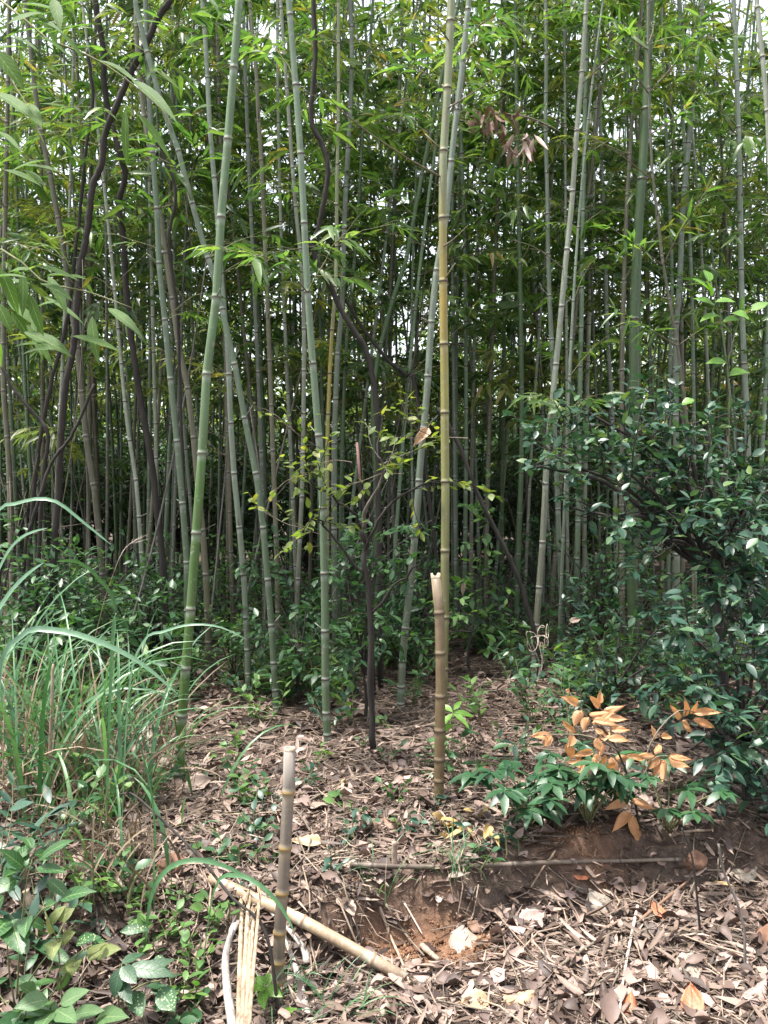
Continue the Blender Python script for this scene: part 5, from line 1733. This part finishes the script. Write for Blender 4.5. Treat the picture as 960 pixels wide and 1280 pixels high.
broad_shrub('spotted leaf shrub with pale dots at the bottom left', (150, 1278), [[(150, 1278, .05), (148, 1240, 0), (150, 1205, 0)], [(148, 1250, 0), (180, 1230, 0), (205, 1225, 0)]],
            [((95, 1180), (125, 1170), 20, 0, -.05), ((165, 1240), (178, 1275), 30, -.05, -.12), ((200, 1235), (218, 1270), 34, -.05, -.12), ((150, 1165), (192, 1160), 18, .1, .1), ((195, 1195), (205, 1215), 16, .05, 0), ((130, 1175), (112, 1185), 18, 0, -.05)], 'spotted')
broad_shrub('dark long leafed shrub beside the spotted leaves', (155, 1275), [[(155, 1275, 0), (152, 1230, -.05), (152, 1205, -.05)]],
            [((152, 1208), (172, 1235), 24, -.05, -.1), ((155, 1210), (228, 1222), 26, -.05, -.08), ((160, 1222), (230, 1195), 22, -.05, 0), ((150, 1210), (140, 1255), 22, -.05, -.1), ((152, 1205), (185, 1190), 18, -.05, .0), ((150, 1225), (165, 1262), 20, -.05, -.12)], 'glossn')
broad_shrub('grey green leafed shrub at the bottom left corner', (60, 1290), [[(60, 1290, 0), (62, 1262, -.05), (70, 1250, -.05)]],
            [((60, 1250), (10, 1262), 30, -.1, -.15), ((70, 1262), (98, 1285), 28, -.1, -.2), ((75, 1255), (118, 1238), 26, -.1, -.1), ((66, 1265), (40, 1300), 30, -.1, -.2), ((90, 1270), (130, 1262), 24, -.05, -.1), ((120, 1275), (155, 1268), 30, -.05, -.15), ((45, 1245), (20, 1232), 26, -.05, -.1)], 'herbn')
small_plant('dark leafy plant filling the left edge above the glossy shrub', (-5, 1120), 'gloss', .10, .34, .40, 8, name='leafy_plant', cat='plant', spread=.7)
small_plant('dark plant under the broad glossy shrub at the left', (60, 1180), 'gloss', .10, .36, .22, 7, name='leafy_plant', cat='plant', spread=.9)
small_plant('dark leafy plant in the bottom left corner', (25, 1278), 'herb_dark', .10, .4, .20, 7, name='leafy_plant', cat='plant', spread=1.0)
for k_, (lab_, bp_, lf_, h_) in enumerate([('pale green weed in the gap before the grass stubble', (120, 1118), 'herb', .16), ('dark weed beside the grass stubble', (165, 1120), 'herb_dark', .18), ('leafy weed between the glossy shrub and the grass clump', (75, 1055), 'herb_dark', .28),
     ('green weed right of the spotted leaf shrub', (235, 1252), 'herb', .12), ('low weed at the bottom edge left of the split bamboo', (222, 1275), 'herb_dark', .14), ('weed above the spotted leaf shrub', (190, 1190), 'herb', .13), ('weed at the root of the tallest left grass', (40, 1010), 'herb', .35),
     ('fresh weed among dry stalks at left', (130, 1040), 'herb', .25), ('dark weed in front of the back grass clump', (180, 1010), 'herb_dark', .22)]):
    small_plant(lab_, bp_, lf_, .065, .5, h_, 6, name='weed', cat='weed', spread=.7, gap=.035)
small_plant('green broadleaf weed behind the tall grass at the left edge', (30, 860), 'herb', .09, .6, .55, 7, name='leafy_plant', cat='plant', spread=.5)
small_plant('taller green broadleaf weed among the grass', (62, 900), 'herb', .085, .6, .62, 6, name='leafy_plant', cat='plant', spread=.4)
rosette('light green maple like weed in front of the grey stake', (330, 1272), [[(330, 1272, 0), (330, 1240, -.02), (332, 1230, -.02)]],
        [((330, 1232), (316, 1240), 16, 0, -.05), ((332, 1232), (338, 1215), 12, 0, .03), ((332, 1234), (352, 1248), 14, 0, -.04), ((330, 1236), (328, 1262), 16, 0, -.08), ((333, 1230), (318, 1222), 12, 0, 0), ((345, 1275), (365, 1262), 14, 0, -.05)], 'bright')

# ------------------------------------------------------------------ lying poles, sticks, split bamboo
def lying(name, label, cat, pts, r0, r1, mat, lift=.02, culm=False, seg=8, internode=.28, group=None, sag=True):
    W3 = []
    for (px, py) in pts:
        g3 = G(px, py)
        W3.append(g3 + UP * lift)
    path = spline(W3, len(W3) * 5)
    mb = MB()
    if culm:
        culm_mesh(mb, path, r0, r1, internode, seg, short=False)
    else:
        mb.tube(path, np.linspace(r0, r1, len(path)) * (1 + .07 * rng.normal(0, 1, len(path))), seg)
    o = mb.build(name, M[mat], None, origin=path[0])
    return tag(o, label, cat, group)


lying('fallen_bamboo', 'thin dead bamboo pole lying level along the earth step', 'bamboo pole', [(438, 1097), (520, 1100), (600, 1098), (700, 1093), (780, 1091), (850, 1089)], .0105, .008, 'fallenculm', .050, True, 10, .30)
p0, p1 = G(262, 1106) + UP * .022, G(520, 1232) + UP * .004
mb = MB()
path = spline([p0, p0 * .55 + p1 * .45 + UP * .02, p1], 16)
culm_mesh(mb, path, .022, .020, .32, 12, short=False)
o = mb.build('fallen_bamboo', M['deadculm'], None, origin=path[0])
tag(o, 'tan dead bamboo culm lying behind the foot of the grey stake', 'bamboo pole')
# frayed end of that culm
mb = MB()
for k in range(16):
    a = random.uniform(0, 6.28)
    q0 = p1 + np.array([.015 * math.cos(a), 0, .015 * math.sin(a)])
    dr = norm(p1 - p0) + rng.normal(0, .22, 3)
    mb.blade(np.array([q0 - norm(p1 - p0) * .05, q0 + dr * .05, q0 + dr * .11 - UP * .01]), .010, twist=random.uniform(0, 3))
fr_ = mb.build('frayed_fibre', M['whitepeel'], o, origin=path[0])


def half_pipe(name, label, pts, w, mat, curl=1.0, n=14, dep=None):
    path = spline([P(*q) if len(q) == 3 else G(*q) + UP * .03 for q in pts], n)
    T = norm(np.gradient(path, axis=0))
    S = norm(np.cross(T, UP))
    N = np.cross(S, T)
    th = np.linspace(-1.3, 1.3, 8) * curl
    s = np.linspace(0, 1, n)
    rr = w / 2 * (0.72 + .5 * s)
    v = path[:, None] + S[:, None] * (rr[:, None] * np.sin(th)[None])[..., None] + N[:, None] * (rr[:, None] * (np.cos(th) - .6)[None])[..., None]
    v[0] += rng.normal(0, .008, v[0].shape)
    v[0] += T[0] * rng.normal(0, .018, (8, 1))
    q = []
    for i_ in range(n - 1):
        for k in range(7):
            b0 = i_ * 8 + k
            q.append((b0, b0 + 1, b0 + 9, b0 + 8))
    mb = MB()
    mb.add(v.reshape(-1, 3), q)
    o = mb.build(name, M[mat], None, origin=path[0])
    so = o.modifiers.new('thick', 'SOLIDIFY')
    so.thickness = .004
    if label:
        o['label'] = label
    o['category'] = 'split bamboo'
    return o


b_ = P(308, 1215, 2.5)
root = thing('split_bamboo', b_, 'split tan bamboo half in splintered strips running toward the camera beside the stake', 'split bamboo')
for k, (ox, top, wd) in enumerate([(-11, 1128, .019), (-3, 1118, .021), (5, 1132, .017), (11, 1112, .015), (2, 1165, .012)]):
    o = half_pipe('strip', None, [(314 + ox * 1.0, top, 2.72 - .01 * k), (311 + ox * .9, 1165, 2.6), (308 + ox * .75, 1215, 2.5), (305 + ox * .6, 1275, 2.42), (304 + ox * .55, 1330, 2.32)], wd, 'split', .8)
    o.parent = root
    o.location = o.location - Vector([float(c) for c in b_])
    del o['category']
half_pipe('split_bamboo', 'greyish split bamboo sheath left of the split tan half', [(290, 1160, 2.62), (282, 1195, 2.58), (284, 1235, 2.52), (292, 1290, 2.42), (296, 1330, 2.35)], .030, 'whitepeel', .9)
half_pipe('split_bamboo', 'bleached grey bamboo strip right of the stake foot', [(358, 1188), (368, 1215), (376, 1245), (384, 1280)], .028, 'whitepeel', .7)
half_pipe('split_bamboo', 'frayed grey bamboo strip curving behind the stake', [(330, 1130), (342, 1152), (362, 1172), (380, 1196), (384, 1215)], .026, 'whitepeel', .9)
for lab, pts, r0, mat in [
    ('straight tan stick lying toward the bottom right', [(797, 1142), (788, 1185), (780, 1230), (774, 1278)], .006, 'palestick'),
    ('brown stick slanting over bare earth toward the pale leaf', [(474, 1142), (488, 1180), (502, 1212), (512, 1240)], .006, 'stick'),
    ('thin stick crossing beside the slanting brown stick', [(482, 1140), (505, 1175), (530, 1205)], .005, 'twig'),
    ('thin twig at the edge of the bare orange earth', [(440, 1122), (460, 1130), (478, 1140)], .006, 'stick'),
    ('short twig lying right of the bare orange earth', [(505, 1138), (515, 1155), (528, 1178)], .004, 'palestick'),
    ('dark stick bundle edge running from centre to the right bank', [(800, 1160), (830, 1135), (860, 1110)], .007, 'deadbrown'),
    ('long grey stick lying beneath the dark bank at right', [(690, 1225), (740, 1190), (790, 1165), (830, 1150)], .005, 'twig'),
    ('thin pale stick at the bottom right corner', [(905, 1225), (920, 1200), (935, 1215)], .004, 'palestick'),
    ('pale curved stick lying on the slope at left', [(85, 1025), (115, 1030), (150, 1048), (182, 1072)], .006, 'palestick'),
    ('dark stick on litter above the bare earth', [(385, 1010), (420, 990), (450, 975)], .006, 'twig'),
    ('dark crooked stick on litter left of the stub', [(420, 1055), (450, 1045), (440, 1020)], .004, 'twig'),
    ('pale short stick under the small glossy shrublet', [(830, 1055), (860, 1048), (890, 1046)], .008, 'stick'),
    ('thick short stick beside the pale heart leaf', [(527, 1192), (538, 1202), (548, 1210)], .012, 'stick'),
]:
    lying('stick', lab, 'stick', pts, r0, r0 * .6, mat, .03, group='sticks lying on the litter')
# upright and slanting sticks
woody('stick', 'short upright dead peg on the lying brown pole', 'stick', [(493, 1052), (493, 1075)], 0, 9, 7, 'stick', base=(495, 1100), seg=7)
woody('stick', 'thin dark stem rising from the leaves at lower right', 'dead stem', [(852, 1035), (862, 1060), (868, 1090), (872, 1130)], 0, 3.5, 2, 'bark', base=(876, 1175), seg=6)
woody('stick', 'thin grey crooked stem at the right edge', 'dead stem', [(898, 1055), (905, 1090), (920, 1125), (930, 1160), (931, 1185)], 0, 4, 3, 'bark_grey', base=(932, 1218), seg=6)
woody('stick', 'pale broken reed standing in the grass at left', 'dead stem', [(66, 830), (65, 880), (63, 930)], 0, 5, 4, 'stick', base=(62, 1015), seg=6)
W3 = [P(150, 993, 3.0), P(168, 994, 3.0), P(210, 1032, 2.9), P(250, 1072, 2.8), P(290, 1122, 2.7), P(332, 1165, 2.62)]
W3.append(on(W3[-1][0] + .05, W3[-1][1] - .05))
mb = MB()
pp = spline(W3, 26)
mb.tube(pp, np.linspace(.004, .0055, 26), 6)
o = mb.build('dead_branch', M['bark'], None, origin=pp[-1])
tag(o, 'long thin dead branch slanting from the stubble down to the stake', 'branch')
woody('stick', 'pale cut stick poking out of the glossy shrub', 'stick', [(32, 1113), (37, 1128)], 2.35, 9, 9, 'pulp', base=(46, 1150), seg=8)
mb = MB()
b_ = G(172, 1150)
pp = spline([b_ - UP * .02, P(160, 1140, b_[1]), P(166, 1105, b_[1]), P(180, 1085, b_[1])], 10)
mb.tube(pp, np.linspace(.006, .005, 10), 6)
tag(mb.build('plant_stalk', M['greentwig'], None, origin=b_), 'pale green bent stalk rising from litter at left', 'stalk')

# curled white vine loops by the whitish culm
b_ = G(668, 862)
d = b_[1]
root = thing('dry_tendril', b_, 'curled whitish dry tendril at the foot of the whitish leaning culm', 'tendril')
for _k in range(5):
    c_ = np.array([random.uniform(660, 682), random.uniform(792, 804)])
    r_x, r_y, ph_ = random.uniform(6, 13), random.uniform(8, 15), random.uniform(0, 6.28)
    pts = [(668, 862), ((668 + c_[0]) / 2 + random.uniform(-7, 7), 832)]
    for q_ in range(9):
        a_ = ph_ + q_ * .75
        pts.append((c_[0] + r_x * (1 - q_ * .05) * math.cos(a_), c_[1] + r_y * (1 - q_ * .05) * math.sin(a_)))
    mb = MB()
    mb.tube(spline([P(x_, y_, d + random.uniform(-.04, .04)) for x_, y_ in pts], 50), np.linspace(.003, .0018, 50), 5)
    mb.build('strand', M['palestick'], root, origin=b_)
dead_leaf('pale dead leaf hanging among plants right of the dry tendril', P(720, 775, 5.6), R(30), R(20), .10, .05, 'deadpale', 'ovate', .1, .4, (0, -1), group=None, dz=0)
dead_leaf('pale leaf hanging in front of the dark stems right of yellow culm', P(579, 737, 5.6), R(85), R(-80), .10, .035, 'deadpale', 'ovate', .1, .2, (0, -3), group=None, dz=0)

# ------------------------------------------------------------------ large single dead leaves
DL = [
    ('pale heart shaped dead leaf with small holes on the lower slope', (577, 1180), 95, .16, .125, 'deadpale', 'round'),
    ('round tan dead leaf at the bottom edge', (650, 1256), 20, .12, .11, 'deadtan', 'round'),
    ('round greyish olive dead leaf low at right', (862, 1212), 60, .12, .11, 'deadgrey', 'round'),
    ('broad lobed grey brown dead leaf in the centre of the slope', (752, 1138), 110, .15, .13, 'deadgrey', 'obov'),
    ('pinkish dead leaf right of the bottom centre', (668, 1160), 40, .12, .085, 'deadpink', 'ovate'),
    ('pinkish folded leaf left of the pinkish dead leaf', (643, 1168), 160, .09, .06, 'deadpink', 'ovate'),
    ('pale pink leaf beside the round tan leaf', (612, 1240), 100, .08, .07, 'deadpale', 'round'),
    ('tan leaf touching the bottom edge left of the round tan leaf', (598, 1262), 10, .12, .08, 'deadtan', 'ovate'),
    ('greyish pink leaf in the lower middle', (672, 1218), 170, .13, .10, 'deadpink', 'obov'),
    ('rusty orange leaf at the bottom right', (862, 1262), 70, .12, .08, 'deadrust', 'ovate'),
    ('pale square leaf above the rusty orange bottom leaf', (866, 1238), 80, .12, .11, 'deadpale', 'obov'),
    ('small rusty leaf under the dark bank', (822, 1147), 100, .08, .045, 'deadrust', 'ovate'),
    ('rusty leaf lying against the brown pole', (727, 1103), 10, .07, .05, 'deadrust', 'ovate'),
    ('long pale sheath leaf below the brown pole', (685, 1125), 145, .16, .035, 'deadpale', 'long'),
    ('white narrow leaf pair on the slope middle', (720, 1178), 130, .16, .028, 'deadpale', 'long'),
    ('pale crumpled leaf left of the bare earth', (432, 1140), 120, .12, .07, 'deadpale', 'obov'),
    ('pink pale leaf on litter beside the stake', (402, 1015), 30, .12, .07, 'deadpale', 'ovate'),
    ('tan curled leaf right of the stake on litter', (425, 985), 60, .10, .07, 'deadtan', 'ovate'),
    ('large brown leaf in the middle litter', (478, 1035), 170, .17, .09, 'deadbrown', 'ovate'),
    ('pale brown leaf left of the grey stake', (378, 1060), 150, .18, .07, 'deadtan', 'ovate'),
    ('orange leaf on litter right of the stub', (602, 970), 20, .08, .05, 'deadrust', 'ovate'),
    ('large pale pink leaf on litter left of the stake', (250, 988), 20, .16, .11, 'deadpale', 'ovate'),
    ('pale leaf hanging below the bright green shrub', (95, 1088), 100, .10, .07, 'deadpale', 'round'),
    ('small yellow leaf under the thin dark stem', (905, 1115), 160, .08, .02, 'deadyellow', 'ovate'),
    ('grey brown leaf at the dark right bank', (928, 1098), 10, .15, .10, 'deadgrey', 'round'),
    ('white rolled bark piece at the tip of the tan culm', (525, 1232), 150, .09, .04, 'deadpale', 'long'),
    ('pale broad leaf in the bottom right corner', (945, 1250), 30, .14, .10, 'deadpink', 'ovate'),
    ('grey pink leaf right of the tan stick', (812, 1225), 70, .10, .07, 'deadpink', 'obov'),
    ('brown leaf on the slope right of the heart leaf', (600, 1160), 30, .13, .09, 'deadbrown', 'round'),
    ('dark brown leaf at bottom beside the tan stick', (785, 1268), 60, .12, .08, 'deadrust', 'ovate'),
]
for lab, px, az, Ln, W, mat, shp in DL:
    p_ = G(*px)
    dead_leaf(lab, p_, R(az), R(random.uniform(10, 26)) if 30 < az < 150 else random.uniform(-.1, .15), Ln, W, mat, shp, random.uniform(-.15, .2), random.choice([-1, 1]) * random.uniform(.15, .75), (random.uniform(-.35, .35), random.uniform(-.6, .1)), dz=.03)
# pile of yellow dead leaves on the terrace edge
b_ = G(570, 1050)
root = thing('dead_leaf_pile', b_, 'drooping pile of yellowish dead leaves on the terrace edge', 'dead leaves')
for k in range(15):
    mb = MB()
    a = random.uniform(0, 6.28)
    c = np.array([random.gauss(.02, .075), random.gauss(0, .07), random.uniform(.015, .08)])
    D_ = np.array([math.cos(a), math.sin(a), random.uniform(-.7, .2)])
    mb.sheet(c, D_, UP + rng.normal(0, .5, 3), random.uniform(.07, .13), random.uniform(.03, .05), 'ovate', random.uniform(.3, .9), random.uniform(0, .5), .08, .06)
    mb.build('leaf', M['deadyellow'], root)

# stones
def stone(label, px, rad, sq=(1, .8, .6), tilt=.3):
    import bmesh
    p_ = G(*px)
    bm = bmesh.new()
    bmesh.ops.create_icosphere(bm, subdivisions=4, radius=1)
    from mathutils import noise
    for v in bm.verts:
        n_ = noise.noise(v.co * 1.3 + Vector(p_)) * .28 + noise.noise(v.co * 4 + Vector(p_)) * .09
        v.co = v.co * (1 + n_)
        v.co = Vector((v.co.x * rad * sq[0], v.co.y * rad * sq[1], v.co.z * rad * sq[2]))
    me = bpy.data.meshes.new('stone')
    bm.to_mesh(me)
    bm.free()
    me.materials.append(M['stone'])
    for f in me.polygons:
        f.use_smooth = True
    o = bpy.data.objects.new('stone', me)
    COL.objects.link(o)
    o.location = Vector([float(c) for c in p_ + UP * rad * sq[2] * .3])
    o.rotation_euler = (tilt, .1, .4)
    return tag(o, label, 'stone')


stone('reddish flat stone at the foot of the dark stem on the bank', (868, 1080), .055, (1, .7, .7))
stone('rusty brown stone at the right frame edge', (968, 1185), .07, (1, .8, .9))
stone('dark stone in litter left of the split bamboo', (215, 1085), .06, (1.2, .8, .6))

# ------------------------------------------------------------------ light
w = bpy.data.worlds.new("World")
scene.world = w
w.use_nodes = True
nt = w.node_tree
for n in list(nt.nodes):
    nt.nodes.remove(n)
sky = nt.nodes.new('ShaderNodeTexSky')
sky.sky_type = 'NISHITA'
sky.sun_disc = False
SUN_EL, SUN_AZ = R(74), R(262)     # azimuth clockwise from +Y: very high, to the left, veiled by thin cloud
sky.sun_elevation = SUN_EL
sky.sun_rotation = SUN_AZ
sky.air_density = 1.0
sky.dust_density = 3.0
sky.ozone_density = 1.0
hs_ = nt.nodes.new('ShaderNodeHueSaturation')
hs_.inputs['Saturation'].default_value = 0.3
bg = nt.nodes.new('ShaderNodeBackground')
bg.inputs['Strength'].default_value = 0.12
wo = nt.nodes.new('ShaderNodeOutputWorld')
nt.links.new(sky.outputs[0], hs_.inputs['Color'])
nt.links.new(hs_.outputs[0], bg.inputs['Color'])
nt.links.new(bg.outputs[0], wo.inputs[0])
sd = bpy.data.lights.new('sun', 'SUN')
sd.energy = 2.4
sd.angle = R(5)
sd.color = (1.0, 0.95, 0.88)
so = bpy.data.objects.new('sun', sd)
COL.objects.link(so)
dv = Vector((math.sin(SUN_AZ) * math.cos(SUN_EL), math.cos(SUN_AZ) * math.cos(SUN_EL), math.sin(SUN_EL)))
so.rotation_euler = (-dv).to_track_quat('-Z', 'Y').to_euler()
so.location = (0, -5, 20)

scene.view_settings.view_transform = 'Standard'
scene.view_settings.look = 'None'
scene.view_settings.gamma = 1.0
scene.view_settings.use_curve_mapping = False
scene.view_settings.exposure = 2.2
scene.render.engine = 'CYCLES'
cy = scene.cycles
cy.max_bounces = 6
cy.diffuse_bounces = 2
cy.glossy_bounces = 2
cy.transmission_bounces = 3
cy.transparent_max_bounces = 4
cy.use_denoising = True
cy.sample_clamp_indirect = 6
cy.caustics_reflective = False
cy.caustics_refractive = False
